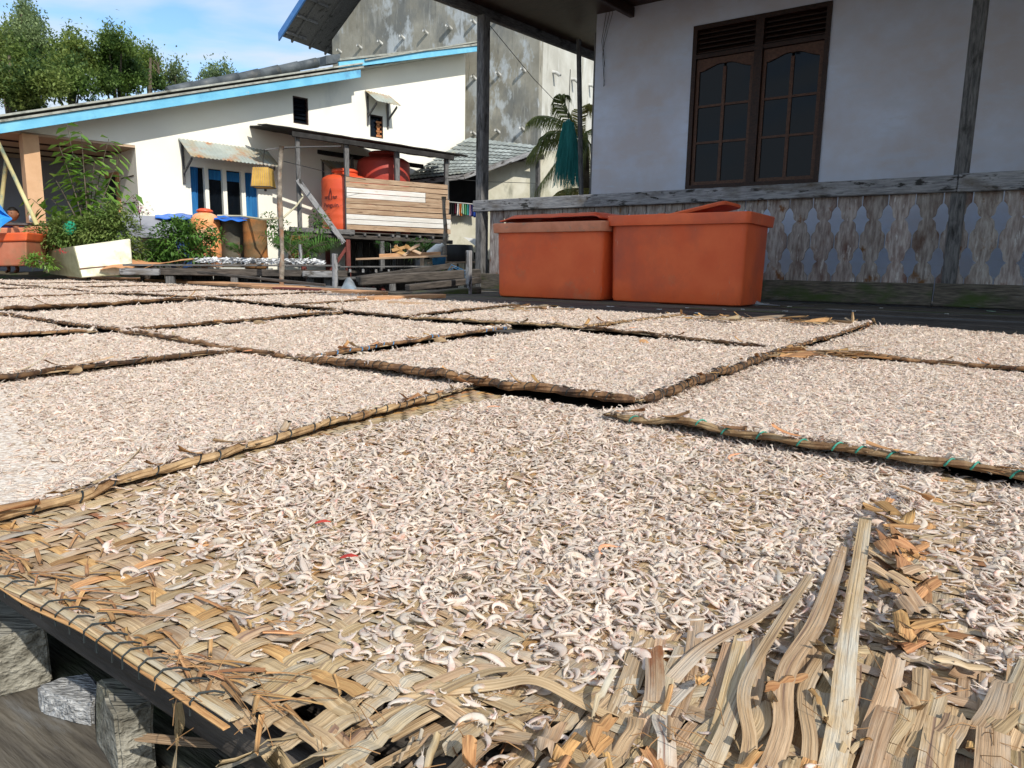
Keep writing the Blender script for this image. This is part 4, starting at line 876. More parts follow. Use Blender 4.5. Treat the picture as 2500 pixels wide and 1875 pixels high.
# little neck standing on the rim between the bins
V, Fc = lathe([(.045, 0), (.032, .03), (.026, .07), (.045, .075), (.042, .09)], c2 + U * -.40 + N * .25 + Z * (h2 - .03), 14)
tag(mesh_obj('spout_neck', V, Fc, BINF, c2 + U * -.40 + N * .25 + Z * (h2 - .03), None, True), 'small faded orange spout sticking up behind the rim of the right bin', 'spout')
# faint scratched marks A B on the left bin front
def text_obj(name, body, size, mt, frame, parent, ext=.001, cyl=None, label=None):
    cu = bpy.data.curves.new(name, 'FONT'); cu.body = body; cu.size = size; cu.extrude = ext; cu.align_x = 'CENTER'; cu.resolution_u = 3
    o = bpy.data.objects.new(name + '_src', cu); C.objects.link(o); bpy.context.view_layer.update()
    me = bpy.data.meshes.new_from_object(o.evaluated_get(bpy.context.evaluated_depsgraph_get())); C.objects.unlink(o); bpy.data.objects.remove(o)
    V = [frame(v.co.x, v.co.y, v.co.z) for v in me.vertices]; Fc = [tuple(p.vertices) for p in me.polygons]
    bpy.data.meshes.remove(me); return mesh_obj(name, V, Fc, mt, wloc(parent), parent)
FC = lambda x, y, z: c1 + U * x + N * (-.35 + .010 - .03 * (y / .79) * 0 - .0005 - z) + Z * y
sc_ = MB()
def scratch(pp, r=.0016):
    sc_.tube([c1 + U * x + Z * y + N * (-.35 + .027 - .030 * (y / .70) - .0015) for x, y in pp], r, 4)
scratch([(-.22, .28), (-.17, .50), (-.10, .28)]); scratch([(-.25, .36), (-.06, .37)], .0012); scratch([(-.13, .5), (-.05, .26)], .001)
scratch([(.04, .28), (.04, .52), (.12, .53), (.15, .46), (.05, .41), (.15, .38), (.17, .30), (.03, .27)]); scratch([(-.30, .27), (-.24, .31), (-.29, .35)], .001)
sc_.build('scratched_mark', mat('pale_scratch', (.50, .19, .11), rough=.7, rand=0), parent=r1)

# ---- debris on the dark deck
def bits():
    spots = [(1165, 660, .05), (1230, 664, .03), (1310, 662, .06), (1418, 668, .04), (1480, 665, .03), (1560, 668, .03), (1640, 655, .09), (1700, 662, .04), (1600, 668, .03), (1500, 676, .03), (1690, 672, .04), (1840, 672, .03), (1900, 665, .03), (2040, 678, .03)]
    for i, (x, y, s_) in enumerate(spots):
        p = G(x, y, .004); V, Fc = sheet([p, p + U * s_, p + U * s_ + N * s_ * .5, p + N * s_ * .4], 3, 2, lambda a, b, q: (q.x, q.y, q.z + .004 * rnd(0, 1)), th=.002)
        tag(mesh_obj('litter_scrap', V, Fc, WHITEP, p), 'tiny white scrap of litter on the dark deck before the bins', 'litter', 'white litter scraps on the dark deck')
bits()
p = G(1620, 658, .004); b = MB(); b.tube([p, p + U * .05 + Z * .02, p + U * .12 + Z * .008, p + U * .28 + Z * .004], [.012, .03, .008, .004], 6); tag(b.build('plastic_cup', BAG, p, None, True), 'crushed clear plastic cup on the deck at the right bin corner', 'cup')
for (x, y, c_, lb) in ((2130, 672, 'mint', 'pale green scrap on the deck boards near the right picture edge'), (2095, 665, 'teal', 'teal scrap on the deck boards below the balustrade')):
    p = G(x, y, .004); V, Fc = sheet([p, p + U * .07, p + U * .07 + N * .02, p + N * .03], 3, 2, lambda a, b, q: (q.x, q.y, q.z + .006 * rnd(0, 1)), th=.002); tag(mesh_obj('litter_scrap', V, Fc, CLOTH[c_], p), lb, 'litter')
# heap of torn strips at the back edge of the mats
hp = thing('torn_strip_pile', G(1560, 690, .02), 'long pile of torn brown mat strips below the right bin', 'strip pile')
for k in range(46):
    t = rnd(0, 1); x = 1440 + 330 * t; y = 684 + 10 * t + rnd(-3, 5); p = G(x, y, .03 + rnd(0, .03)); d = (U * rnd(.5, 1) + N * rnd(-.4, .3) + Z * rnd(-.06, .10)).normalized() * rnd(.06, .26)
    strip_obj('torn_strip', [p + d * q + Z * (.004 * math.sin(q * 3)) for q in lin(0, 1, 6)], rnd(.010, .034), .0012, random.choice((STRIP, BARK, RIML)), hp, twist=lin(0, rnd(-1, 1), 6))
hp2 = thing('torn_strip_pile', G(1110, 664, .02), 'small pile of torn strips at the mat corner below the left bin', 'strip pile')
for k in range(26):
    x = rnd(1040, 1180); y = 664 + rnd(-4, 6); p = G(x, y, .03 + rnd(0, .02)); d = (U * rnd(.5, 1) + N * rnd(-.5, .5) + Z * rnd(-.06, .10)).normalized() * rnd(.06, .22)
    strip_obj('torn_strip', [p + d * q + Z * (.004 * math.sin(q * 3)) for q in lin(0, 1, 6)], rnd(.010, .03), .0012, random.choice((STRIP, BARK, RIML)), hp2, twist=lin(0, rnd(-1, 1), 6))
hp3 = thing('torn_strip_pile', G(1740, 762, .03), 'broken bark strips where the middle and right mats meet', 'strip pile')
for k in range(30):
    x = rnd(1640, 1830); y = 760 + rnd(-12, 12); p = G(x, y, .045 + rnd(0, .012)); d = (U * rnd(.6, 1) + N * rnd(-.5, .4) + Z * rnd(-.05, .2)).normalized() * rnd(.04, .16)
    strip_obj('torn_strip', [p + d * q + Z * (.002 * math.sin(q * 3)) for q in lin(0, 1, 6)], rnd(.008, .02), .001, random.choice((BARK, BARK, RIML)), hp3, twist=lin(0, rnd(-1, 1), 6))
# a few leaf curls on mat edges
for (x, y, s_, lb) in ((1393, 742, .07, 'dark curled leaf scrap standing on the mat edge before the right bin'), (160, 800, .10, 'loose tan strip end on the left mat edge'), (560, 697, .16, 'flat tan strip lying on the mat edge left of the blue cord'), (950, 735, .10, 'torn tan strip on the blue corded mat edge')):
    p = G(x, y, .040); d = -U * s_ * .7 + N * .1 * s_; o = MB(); pts_ = [p + d * q + Z * (s_ * .35 * q * (1 if x == 1393 else .08)) for q in lin(-.5, .5, 7)]
    V, Fc = sweep(pts_, PR_STRIPS, np.stack([np.array([.2, .8, 1, 1, .9, .6, .1]) * .016, [.0012] * 7], 1), closed=True, twist=lin(0, 1.2, 7)); tag(mesh_obj('leaf_scrap', V, Fc, BARK if x in (1393,) else RIML, p), lb, 'leaf scrap')

# ================================================================== THE WHITE HOUSE
wh = thing('white_house', WH(2, 0), 'long white house with sky blue gable boards and rusty zinc awnings', 'house')
def fas(s): return 2.28 + (s + 3.08) * (4.27 - 2.28) / (3.16 + 3.08)
def wtop(s): return fas(s) + .02 if s < 3.16 else 4.33 + (s - 3.16) * (5.42 - 4.33) / (6.39 - 3.16)
w1 = (WH.hit(632, 206) + WH.hit(667, 271)); w2 = WH.hit(799, 246) + WH.hit(828, 300)
pan = []
for X0, X1 in ((410, 441), (449, 480), (488, 520), (528, 555)): pan.append((WH.hit(X0, 358)[0], WH.hit(X1, 370)[0]))
holes = [(w1[0], w1[2], w1[3], w1[1] - .0), (w2[0], w2[2], w2[3], w2[1])] + [(a, b, .55, 2.05) for a, b in pan]
holes += [(2.52, 2.98, 1.45, 2.15)]
mb = MB(); wall_boxes(mb, WH, -1.08, 6.39, -.6, wtop, holes, -.16, 0)
mb.pbox(WH, -3.0, -1.08, 2.30, wtop(-3.0), -.16, 0, z1b=wtop(-1.08))
mb.build('wall', WALLW, parent=wh)
MB().hexa([WH(6.25, -.6, -.16), WH(6.39, -.6, -.16), WH(6.39, -.6, -5), WH(6.25, -.6, -5), WH(6.25, 5.3, -.16), WH(6.39, 5.3, -.16), WH(6.39, 5.3, -5), WH(6.25, 5.3, -5)]).build('end_wall', WALLW, parent=wh)
MB().pbox(WH, -1.0, 6.3, -.5, 1.9, -.95, -.9).pbox(WH, 1.6, 6.3, 2.6, 3.9, -.95, -.9).build('shade_panel', DARKIN, parent=wh)  # near-black panels stand in for the shade inside the rooms
# gable boards
mb = MB(); mb.pbox(WH, -3.12, 3.16, 2.13, 4.12, .42, .46, z1b=4.31 + .0, z0b=4.12) if False else None
def slab(name, s0, s1, zt0, zt1, h, o0, o1, m): return MB().pbox(WH, s0, s1, zt0 - h, zt0, o0, o1, z1b=zt1, z0b=zt1 - h).build(name, m, parent=wh)
slab('gable_board', -3.12, 3.16, 2.30, 4.28, .15, .45, .49, BLUEP)
slab('gable_board', 2.66, 6.36, 4.33, 5.44, .13, .45, .49, BLUEP)
slab('verge_trim', -3.10, 3.22, 2.345, 4.355, .035, .40, .52, ASB)
slab('verge_trim', 2.66, 6.45, 4.385, 5.50, .04, .40, .52, ASB)
slab('soffit', -3.10, 6.36, 2.30, 5.36, .02, .0, .445, ASB)
for (s0, s1, z0, z1) in ((-3.15, 3.2, 2.37, 4.39), (3.25, 6.4, 4.46, 5.52)): MB().hexa([WH(s0, z0, .53), WH(s1, z1, .53), WH(s1, z1, -6), WH(s0, z0, -6), WH(s0, z0 + .03, .53), WH(s1, z1 + .03, .53), WH(s1, z1 + .03, -6), WH(s0, z0 + .03, -6)]).build('roof_sheet', ASB, parent=wh)
# dark ridge capping that climbs behind the verge in overlapping lengths
for i in range(8):
    s0 = -.4 + i * .42; s1 = s0 + .46; pz = lambda s: 3.34 + (s + .4) * .365
    MB().tube([WH(s0, pz(s0), -.25), WH(s1, pz(s1), -.25)], [.085, .10], 10).build('ridge_cap', METR, parent=wh, smooth=True)
slab('valley_edge', 2.4, 2.72, 4.40, 4.50, .16, .2, .44, METR)
# windows
def louvre(name, h, n, brick=False):
    w = bpy.data.objects.new(name, None); C.objects.link(w); put(w, WH((h[0] + h[1]) / 2, h[2], -.05), wh); t = .025
    MB().pbox(WH, h[0], h[0] + t, h[2], h[3], -.12, -.02).pbox(WH, h[1] - t, h[1], h[2], h[3], -.12, -.02).pbox(WH, h[0] + t, h[1] - t, h[2], h[2] + t, -.12, -.02).pbox(WH, h[0] + t, h[1] - t, h[3] - t, h[3], -.12, -.02).build('window_frame', WOODBR, parent=w)
    for k in range(n):
        z = h[2] + t + (h[3] - h[2] - 2 * t) * k / n; dz = (h[3] - h[2]) / n * .9
        MB().hexa([WH(h[0] + t, z, -.04), WH(h[1] - t, z, -.04), WH(h[1] - t, z, -.046), WH(h[0] + t, z, -.046), WH(h[0] + t, z + dz, -.09), WH(h[1] - t, z + dz, -.09), WH(h[1] - t, z + dz, -.096), WH(h[0] + t, z + dz, -.096)]).build('pane', GLASS, parent=w)
    return w
louvre('window', (w1[0], w1[2], w1[3], w1[1]), 6); wB = louvre('window', (w2[0], w2[2], w2[3], w2[1]), 1)
for r in range(7):                              # bricks standing inside the small window
    for c_ in range(2):
        s0 = w2[0] + (w2[2] - w2[0]) * (.52 + .23 * c_) + (.02 if r % 2 else 0); z = w2[3] + .03 + r * .048
        if s0 + .07 < w2[2]: MB().pbox(WH, s0, s0 + .068, z, z + .042, -.036, -.025).build('brick', BRICKM, parent=wB)
for i, (a, b) in enumerate(pan):
    w = bpy.data.objects.new('window', None); C.objects.link(w); put(w, WH((a + b) / 2, .55, -.05), wh)
    MB().pbox(WH, a, b, .55, 2.05, -.09, -.085).build('pane', GLASS, parent=w)
    if i in (0, 3):                            # curtain drawn behind the outer lights, in folds before the glass line
        a1 = b - (b - a) * (.38 if i == 0 else 0); K = 14; V = []; Fc = []
        for k in range(K + 1):
            s_ = a + (a1 - a) * k / K; o_ = -.066 + .012 * math.sin(k * 1.9)
            V += [tuple(WH(s_, 2.05, o_)), tuple(WH(s_ - (.06 if i == 0 else 0) * (k / K), .55, o_))]
        Fc = [(2 * k, 2 * k + 2, 2 * k + 3, 2 * k + 1) for k in range(K)]; mesh_obj('curtain', V, Fc, CURT, WH(a, .55), w, True)
    else:
        MB().pbox(WH, a + .0, b, 1.86, 2.03, -.075, -.07).build('curtain', CURT, parent=w)
# awnings: corrugated zinc on brackets
def awning(s0, s1, zt, drop, out, label, name='awning', sag=0.0, skew=0.0):
    r = bpy.data.objects.new(name, None); C.objects.link(r); put(r, WH((s0 + s1) / 2, zt), wh); r['label'] = label
    K = int((s1 - s0) / .018); V = []; Fc = []
    for j in range(7):
        t = j / 6
        for i in range(K + 1):
            s_ = s0 + (s1 - s0) * i / K + skew * t; V.append(tuple(WH(s_, zt - drop * t - sag * math.sin(i / K * 3.1) * .3 + .008 * math.sin(i * math.pi / 2) , .02 + out * t)))
    for j in range(6):
        for i in range(K): k = j * (K + 1) + i; Fc.append((k, k + 1, k + K + 2, k + K + 1))
    Kn = len(V); V += [(x, y, z - .006) for x, y, z in V]; Fc += [tuple(i + Kn for i in f[::-1]) for f in Fc]
    mesh_obj('corrugated_sheet', V, Fc, ZINC, WH(s0, zt), r, True)
    for s_ in (s0 + .06, s1 - .06):
        MB().pbox(WH, s_ - .02, s_ + .02, zt - drop - .42, zt - .03, .003, .035).build('bracket', WOODG, parent=r)
        MB().hexa([WH(s_ - .015, zt - drop - .22, .03), WH(s_ + .015, zt - drop - .22, .03), WH(s_ + .015, zt - drop - .26, .03), WH(s_ - .015, zt - drop - .26, .03), WH(s_ - .015, zt - drop - .0, out * .8), WH(s_ + .015, zt - drop - .0, out * .8), WH(s_ + .015, zt - drop - .04, out * .8), WH(s_ - .015, zt - drop - .04, out * .8)]).build('brace', WOODG, parent=r)
awning(-.36, 1.30, 2.51, .36, .55, 'long rusty zinc awning over the blue curtained windows')
awning(3.56, 4.20, 4.02, .28, .45, 'small zinc awning over the little upper window')
awning(2.45, 3.10, 2.47, .27, .48, 'zinc awning half hidden behind the orange tank')
# porch: ceiling, column, back wall, door frame
MB().pbox(WH, -4.2, -1.08, 2.26, 2.295, -3.2, -.003).build('porch_ceiling', CEIL, parent=wh)
for o_ in (-.8, -1.6, -2.4): MB().pbox(WH, -4.2, -1.08, 2.235, 2.258, o_ - .02, o_ + .02).build('ceiling_batten', WOODBR, parent=wh)
cs0, _ = WH.hit(57, 400, .1); cs1, _ = WH.hit(92, 400, .1)
MB().pbox(WH, cs0, cs1, .2, 2.255, -.16, .12).build('porch_column', PORCH, parent=wh)
mb = MB(); mb.pbox(WH, -4.4, -.9, -.3, 2.29, -3.3, -3.2); mb.build('porch_back_wall', PGREY, parent=wh)
mb = MB(); mb.hexa([WH(-1.08, -.3, -.162), WH(-.94, -.3, -.162), WH(-.94, -.3, -3.2), WH(-1.08, -.3, -3.2), WH(-1.08, 2.26, -.162), WH(-.94, 2.26, -.162), WH(-.94, 2.26, -3.2), WH(-1.08, 2.26, -3.2)]); mb.build('porch_side_wall', WALLW, parent=wh)
for z in (.9, 1.35, 1.8): MB().hexa([WH(-1.085, z, -.17), WH(-1.08, z, -.17), WH(-1.08, z, -.9), WH(-1.085, z, -.9), WH(-1.085, z + .02, -.17), WH(-1.08, z + .02, -.17), WH(-1.08, z + .02, -.9), WH(-1.085, z + .02, -.9)]).build('groove', WOODBR, parent=wh)
dr = bpy.data.objects.new('door', None); C.objects.link(dr); put(dr, WH(-1.1, .3, -1.3), wh)
MB().hexa([WH(-1.12, .3, -1.0), WH(-1.08, .3, -1.0), WH(-1.08, .3, -1.75), WH(-1.12, .3, -1.75), WH(-1.12, 1.95, -1.0), WH(-1.08, 1.95, -1.0), WH(-1.08, 1.95, -1.75), WH(-1.12, 1.95, -1.75)]).build('door_frame', WOODO, parent=dr)
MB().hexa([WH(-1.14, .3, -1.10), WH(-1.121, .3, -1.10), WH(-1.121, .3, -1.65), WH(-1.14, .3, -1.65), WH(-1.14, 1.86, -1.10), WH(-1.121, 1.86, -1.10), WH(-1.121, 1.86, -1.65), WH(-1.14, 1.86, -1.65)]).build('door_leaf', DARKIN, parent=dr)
lw = MB().hexa([WH(-1.5, .72, .05), WH(-.55, .72, .05), WH(-.55, .72, .75), WH(-1.5, .72, .75), WH(-1.5, 1.12, .05), WH(-.75, 1.12, .05), WH(-.55, .80, .75), WH(-1.5, .80, .75)]).build('porch_parapet', PGREY, parent=wh)
# ================================================================== CEMENT TOWER
gt = thing('cement_tower', GR(0, 0), 'tall unpainted cement building with rows of pipe stubs and a blue edged gable roof', 'building')
gl = -4.31
mb = MB(); mb.pbox(GR, gl, 2.08, -.6, 6.35, -.18, 0, z1b=11.4); mb.build('front_wall', WALLG, parent=gt)
mb = MB(); mb.hexa([GR(1.9, -.6, -.18), GR(2.08, -.6, -.18), GR(2.08, -.6, -9), GR(1.9, -.6, -9), GR(1.9, 9.5, -.18), GR(2.08, 9.5, -.18), GR(2.08, 9.5, -9), GR(1.9, 9.5, -9)]); mb.build('side_wall', WALLG2, parent=gt)  # side face coloured paler than the front, standing in for its stronger sun
def groof(s): return 6.42 + (s + 5.45) * .84
MB().hexa([GR(-5.45, groof(-5.45) - .02, .75), GR(-1.5, groof(-1.5) - .02, .75), GR(-1.5, groof(-1.5) - .02, -4), GR(-5.45, groof(-5.45) - .02, -4), GR(-5.45, groof(-5.45) + .02, .75), GR(-1.5, groof(-1.5) + .02, .75), GR(-1.5, groof(-1.5) + .02, -4), GR(-5.45, groof(-5.45) + .02, -4)]).build('roof_sheet', WOODG, parent=gt)
MB().pbox(GR, -5.50, -1.5, groof(-5.5) - .10, groof(-5.5) + .10, .752, .80, z1b=groof(-1.5) + .10, z0b=groof(-1.5) - .10).build('gable_board', BLUED, parent=gt)
for i, o_ in enumerate((.05, -.6, -1.2)): MB().pbox(GR, -5.44, -1.5, groof(-5.44) - .10, groof(-5.44) - .025, o_ + .3, o_ + .36, z1b=groof(-1.5) - .025, z0b=groof(-1.5) - .10).build('purlin', WOODG, parent=gt)
for i in range(8):
    s_ = -5.3 + i * .42; MB().pbox(GR, s_, s_ + .05, groof(s_) - .09, groof(s_) - .022, -.0, .74).build('lookout', WOODG, parent=gt)
rows = []
def pegs(PL, lst):
    for x, y in lst:
        s_, z = PL.hit(x, y); a, b = PL(s_, z, -.02), PL(s_ - .03, z + .05, .13)
        MB().tube([a, b], [.03, .042], 10).build('pipe_stub', PVC, parent=gt, smooth=True)
c2f = lambda X, Y: ((600 + X / 3.687) * .8848, (Y / 3.687) * .8848)
c3f = lambda X, Y: ((1100 + X / 3.687) * .8848, (Y / 3.687) * .8848)
pegs(GR, [c2f(860, 472), c2f(1042, 433), c2f(1228, 395), c2f(1427, 348), c2f(1637, 303), c2f(1842, 255), c3f(225, 212), c3f(450, 162), c3f(228, 712), c3f(448, 678), c3f(672, 643), c3f(225, 1212), c3f(440, 1194), c3f(662, 1172), c2f(900, 40) if False else c3f(10, 262)])
GS = Plane(GR(2.08, 0)[:2], (.5, .866))
for x, y in (c3f(920, 660), c3f(1088, 722), c3f(1245, 775)):
    s_, z = GS.hit(x, y); MB().tube([GS(s_, z + .03, -.02), GS(s_ , z, .10), GS(s_, z - .08, .2)], [.04, .04, .04], 8).build('pipe_stub', PVC, parent=gt, smooth=True)
# ================================================================== LOW WING with sheet roof, laundry
lowp = Plane((-2.24, 14.7), (.985, .17))
low = thing('low_wing', AT(1060, 430, 15), 'low building with grey sheet roof and an open dark side behind the tank stand', 'building')
# roof in overlapping courses, seen from below the eave: left eave corner to right verge
eL, eR = AT(868, 372, 14.2), AT(1060, 352, 13.6); rR, rL = AT(1190, 298, 16.45), AT(1000, 300, 17.2)
A0, B0, C0, D0 = AT(866, 392, 16.2), AT(1002, 376, 15.9), AT(1172, 318, 16.3), AT(1010, 300, 17.6)
for j in range(11):
    for i in range(5):
        a0, a1, b0, b1 = i / 5, (i + 1) / 5 + .01, j / 11, (j + 1) / 11 + .03
        P = [bil([A0, B0, C0, D0], x, y) for x, y in ((a0, b0), (a1, b0), (a1, b1), (a0, b1))]
        V, Fc = sheet([P[0] + Z * .035, P[1] + Z * .035, P[2], P[3]], 12, 1, lambda a, b, p: (p.x, p.y, p.z + .008 * math.sin(a * 12 * 1.57) + .008 * noise.noise(p * 3)), th=.012)
        mesh_obj('roof_shingle', V, Fc, TILE, P[0], low, False)
plank('verge_board', low, B0 - Z * .06, C0 - Z * .05, .10, .03, WOODRAIL, up=lowp.o)
plank('eave_board', low, A0 - Z * .06, B0 - Z * .06, .10, .03, WOODRAIL, up=lowp.o)
a = AT(1056, 372, 16.55); b = AT(1285, 330, 16.55)
MB().hexa([AT(1040, 560, 16.55), AT(1300, 560, 16.55), AT(1300, 560, 16.75), AT(1040, 560, 16.75), AT(1040, 378, 16.55), AT(1165, 322, 16.55), AT(1165, 322, 16.75), AT(1040, 378, 16.75)]).build('wall', WALLC, parent=low)
MB().hexa([AT(1165, 560, 16.5), AT(1310, 560, 16.5), AT(1310, 560, 16.7), AT(1165, 560, 16.7), AT(1165, 326, 16.5), AT(1310, 326, 16.5), AT(1310, 326, 16.7), AT(1165, 326, 16.7)]).build('wall', WALLC, parent=low)
MB().hexa([AT(860, 560, 16.45), AT(1050, 560, 17.2), AT(1050, 560, 17.3), AT(860, 560, 16.5), AT(860, 385, 16.45), AT(1050, 350, 17.2), AT(1050, 350, 17.3), AT(860, 385, 16.5)]).build('shade_back_wall', DARKIN, parent=low)  # shade of the open side put into a near-black colour
MB().hexa([AT(958, 545, 15.95), AT(1040, 545, 15.95), AT(1040, 545, 16.1), AT(958, 545, 16.1), AT(958, 459, 15.95), AT(1040, 463, 15.95), AT(1040, 463, 16.1), AT(958, 459, 16.1)]).build('half_wall', WALLC, parent=low, )
for x in (966, 1162): plank('post', low, AT(x, 545, 16.4), AT(x, 345 if x < 1000 else 325, 16.4), .09, .09, WOODG, up=U)
plank('outrigger', low, AT(1020, 352, 16.45), AT(1175, 338, 16.2), .12, .04, WOODD, up=lowp.o)
# laundry
ln = thing('clothes_rail', AT(1000, 437, 15.8), 'thin rail with a row of washing under the low roof', 'clothes rail')
MB().tube([AT(968, 436, 15.8), AT(1034, 442, 15.8)], .012, 6).build('rail', PVC, parent=ln)
for i, k in enumerate(('black', 'black', 'maroon', 'white', 'orange', 'mint', 'green', 'teal', 'lilac', 'navy', 'blue')):
    x = 974 + i * 5.2; y = 438 + i * .5; h = rnd(20, 27); P = [AT(x - 3.4, y + h, 15.8), AT(x + 3.4, y + h, 15.8), AT(x + 1.6, y, 15.8), AT(x - 1.6, y, 15.8)]
    V, Fc = sheet(P, 8, 6, lambda a, b, p: (p.x, p.y + .03 * math.sin(a * 9 + i), p.z), th=.006)
    tag(mesh_obj('hanging_shirt', V, Fc, CLOTH[k], P[3], None, True), f'{k} shirt hanging on the clothes rail, {["first", "second", "third", "fourth", "fifth", "sixth", "seventh", "eighth", "ninth", "tenth", "last"][i]} from the left', 'shirt', 'washing on the rail under the low roof')
o = MB().hexa([AT(1008, 517, 15.6), AT(1045, 545, 15.6), AT(1045, 545, 15.65), AT(1008, 517, 15.65), AT(1000, 512, 15.6), AT(1045, 518, 15.6), AT(1045, 518, 15.65), AT(1000, 512, 15.65)]).build('white_sheet', WHITEP, AT(1020, 520, 14)); tag(o, 'white board leaning against the cream half wall', 'board')

# ================================================================== TANK STAND
ts = thing('tank_stand', SH(.9, -.9), 'weathered timber stand on stilts with a boarded side and thin sloping roof', 'stand')
cols = ['b', 'b', 'w', 'w', 'b', 'b', 't', 'w', 'w', 't']; zt, zb = 1.76, .905; hh = (zt - zb) / 10
for k, c_ in enumerate(cols):
    z = zt - hh * (k + .5); m_ = {'b': WOODB, 'w': WOODW, 't': WOODB}[c_]; e = 1.84 + rnd(-.02, .02) + .01 * k
    if k in (2, 3):
        plank('side_board', ts, SH(.01, z, .03), SH(1.42, z, .03), hh * 1.05, .022, WOODW, up=SH.o, jit=.003); plank('side_board', ts, SH(1.425, z, .03), SH(e, z + rnd(-.006, .006), .03), hh * 1.05, .022, WOODB, up=SH.o, jit=.003)
    else: plank('side_board', ts, SH(.0, z, .03), SH(e, z + rnd(-.006, .006), .03), hh * 1.05, .022, m_, up=SH.o, jit=.003)
fl = .86
plank('floor_beam', ts, SH(-.85, fl - .06, .02), SH(1.95, fl - .10, .02), .09, .08, WOODD, up=Z)
plank('floor_beam', ts, SH(-.95, fl + .01, .07), SH(.12, fl - .0, .07), .05, .09, WOODG, up=Z)
plank('floor_beam', ts, SH(-.85, fl - .06, -1.2), SH(1.95, fl - .10, -1.2), .09, .08, WOODD, up=Z)
for i in range(11): plank('joist', ts, SH(-.7 + i * .25, fl - .03, .085), SH(-.7 + i * .25, fl - .05, -1.3), .045, .05, WOODG)
for i in range(9): plank('floor_board', ts, SH(-.85, fl + .005, -.05 - i * .14), SH(1.9, fl + .0, -.05 - i * .14), .13, .02, WOODD)
for s_, zt_, w, o_ in ((-.76, 2.33, .065, 0), (.03, 2.28, .075, 0), (.93, 2.27, .085, -.05), (1.85, 2.22, .07, -.02), (.49, 2.27, .045, -1.1), (1.40, 2.27, .06, -1.1), (-.7, 2.33, .06, -1.15)):
    plank('post', ts, SH(s_, fl if o_ < -.5 else .80, o_ - .0), SH(s_, zt_ - (.0 if o_ > -.5 else .02), o_), w * 1.15, w * 1.15, WOODG, up=SH.d)
plank('brace', ts, SH(*SH.hit(642, 388, .1), .12), SH(*SH.hit(742, 525, .1), .12), .10, .03, WOODRAIL, up=SH.o)
for s_, m_ in ((.02, WOODR), (.62, WOODG), (1.28, WOODG), (1.75, WOODG), (-.72, WOODR)):
    for o_ in (0, -1.15): plank('leg', ts, SH(s_, -1.05, o_), SH(s_, fl - .11, o_), .09, .09, m_, up=SH.d)
plank('brace', ts, SH(-.5, -.1, .0), SH(0, fl - .25, .0), .06, .04, WOODR, up=SH.o)
# roof seen edge on
plank('roof_beam', ts, SH(-.86, 2.33, .08), SH(1.95, 2.22, .08), .09, .05, CAPBL, up=SH.o, seg=6, jit=.004)
plank('roof_beam', ts, SH(-.86, 2.33, -1.25), SH(1.95, 2.22, -1.25), .09, .05, CAPBL, up=SH.o)
for i in range(9):
    o_ = .06 - i * .165; rz = .10 * (.06 - o_); V, Fc = sheet([SH(-1.24 + rnd(-.12, .12), 2.455 + rz, o_ - .18), SH(2.25 + rnd(-.25, .12), 2.31 + rz, o_ - .18), SH(2.25, 2.30 + rz, o_), SH(-1.24, 2.445 + rz, o_)], 30, 2, lambda a, b, p: (p.x, p.y, p.z + .012 * noise.noise(p * 4) + .006 * (i % 2)), th=.016)
    mesh_obj('roof_sheet', V, Fc, CAPBL, SH(.5, 2.4), ts)
# tank 1 and 2
def tank(c, r, h, label, m, text=False):
    root = thing('water_tank', c, label, 'tank')
    P = [(.0, 0), (r * .97, 0), (r, .04)]
    for k in range(5): z = .12 + (h - .26) * k / 5; P += [(r, z), (r * 1.012, z + .03), (r, z + .06)]
    P += [(r, h - .10), (r * .97, h - .04), (r * .80, h + .015), (r * .55, h + .04), (r * .52, h + .09), (r * .50, h + .10)]
    V, Fc = lathe(P[1:], c, 40); mesh_obj('body', V, Fc, m, c, root, True)
    V, Fc = lathe([(r * .56, h + .085), (r * .57, h + .12), (r * .50, h + .15), (r * .2, h + .175), (.02, h + .18)], c, 32); mesh_obj('lid', V, Fc, m, c, root, True)
    V, Fc = lathe([(r * .985, h - .012 - .04), (r * 1.0, h - .03), (r * .97, h - .0)], c, 40)
    return root
s1, z1 = SH.hit(745, 480, -.55); c_t1 = SH(s1 - .01, .885, -.46)
t1 = tank(c_t1, .46, 1.06, 'bright orange water tank with a black printed bird logo at the left of the stand', TANK)
s2, z2 = SH.hit(822, 400, -.75); c_t2 = SH(s2 + .04, .885, -.62)
t2 = tank(SH(s2 + .06, .885, -.74), .54, 1.52, 'dull red water tank showing above the boards of the stand', TANKR)
# print on tank 1 wraps round the cylinder
dcam = Vector((0, 0, 0)) - Vector((c_t1.x, c_t1.y, 0)); ang0 = math.atan2(dcam.y, dcam.x)
px_c = AT(712, 440, c_t1.y - .44); ang_t = math.atan2(px_c.y - c_t1.y, px_c.x - c_t1.x)
def wrap(cx, cz):
    def f(x, y, z):
        a = ang_t + (x + cx) / .466; r = .4675 + z; return Vector((c_t1.x + r * math.cos(a), c_t1.y + r * math.sin(a), cz + y))
    return f
zt_ = px_c.z
text_obj('lettering', 'Penguin', .115, PRINT, wrap(.0, AT(712, 447, c_t1.y - .44).z), t1, ext=.0015)
lg = MB(); fw = wrap(0, AT(712, 425, c_t1.y - .44).z - .06)
def prism2(poly, fw, h=.003):
    K = len(poly); V = [fw(x, y, .0) for x, y in poly] + [fw(x, y, h) for x, y in poly]; return V, [tuple(range(K, 2 * K)), tuple(range(K))[::-1]] + [(i, (i + 1) % K, K + (i + 1) % K, K + i) for i in range(K)]
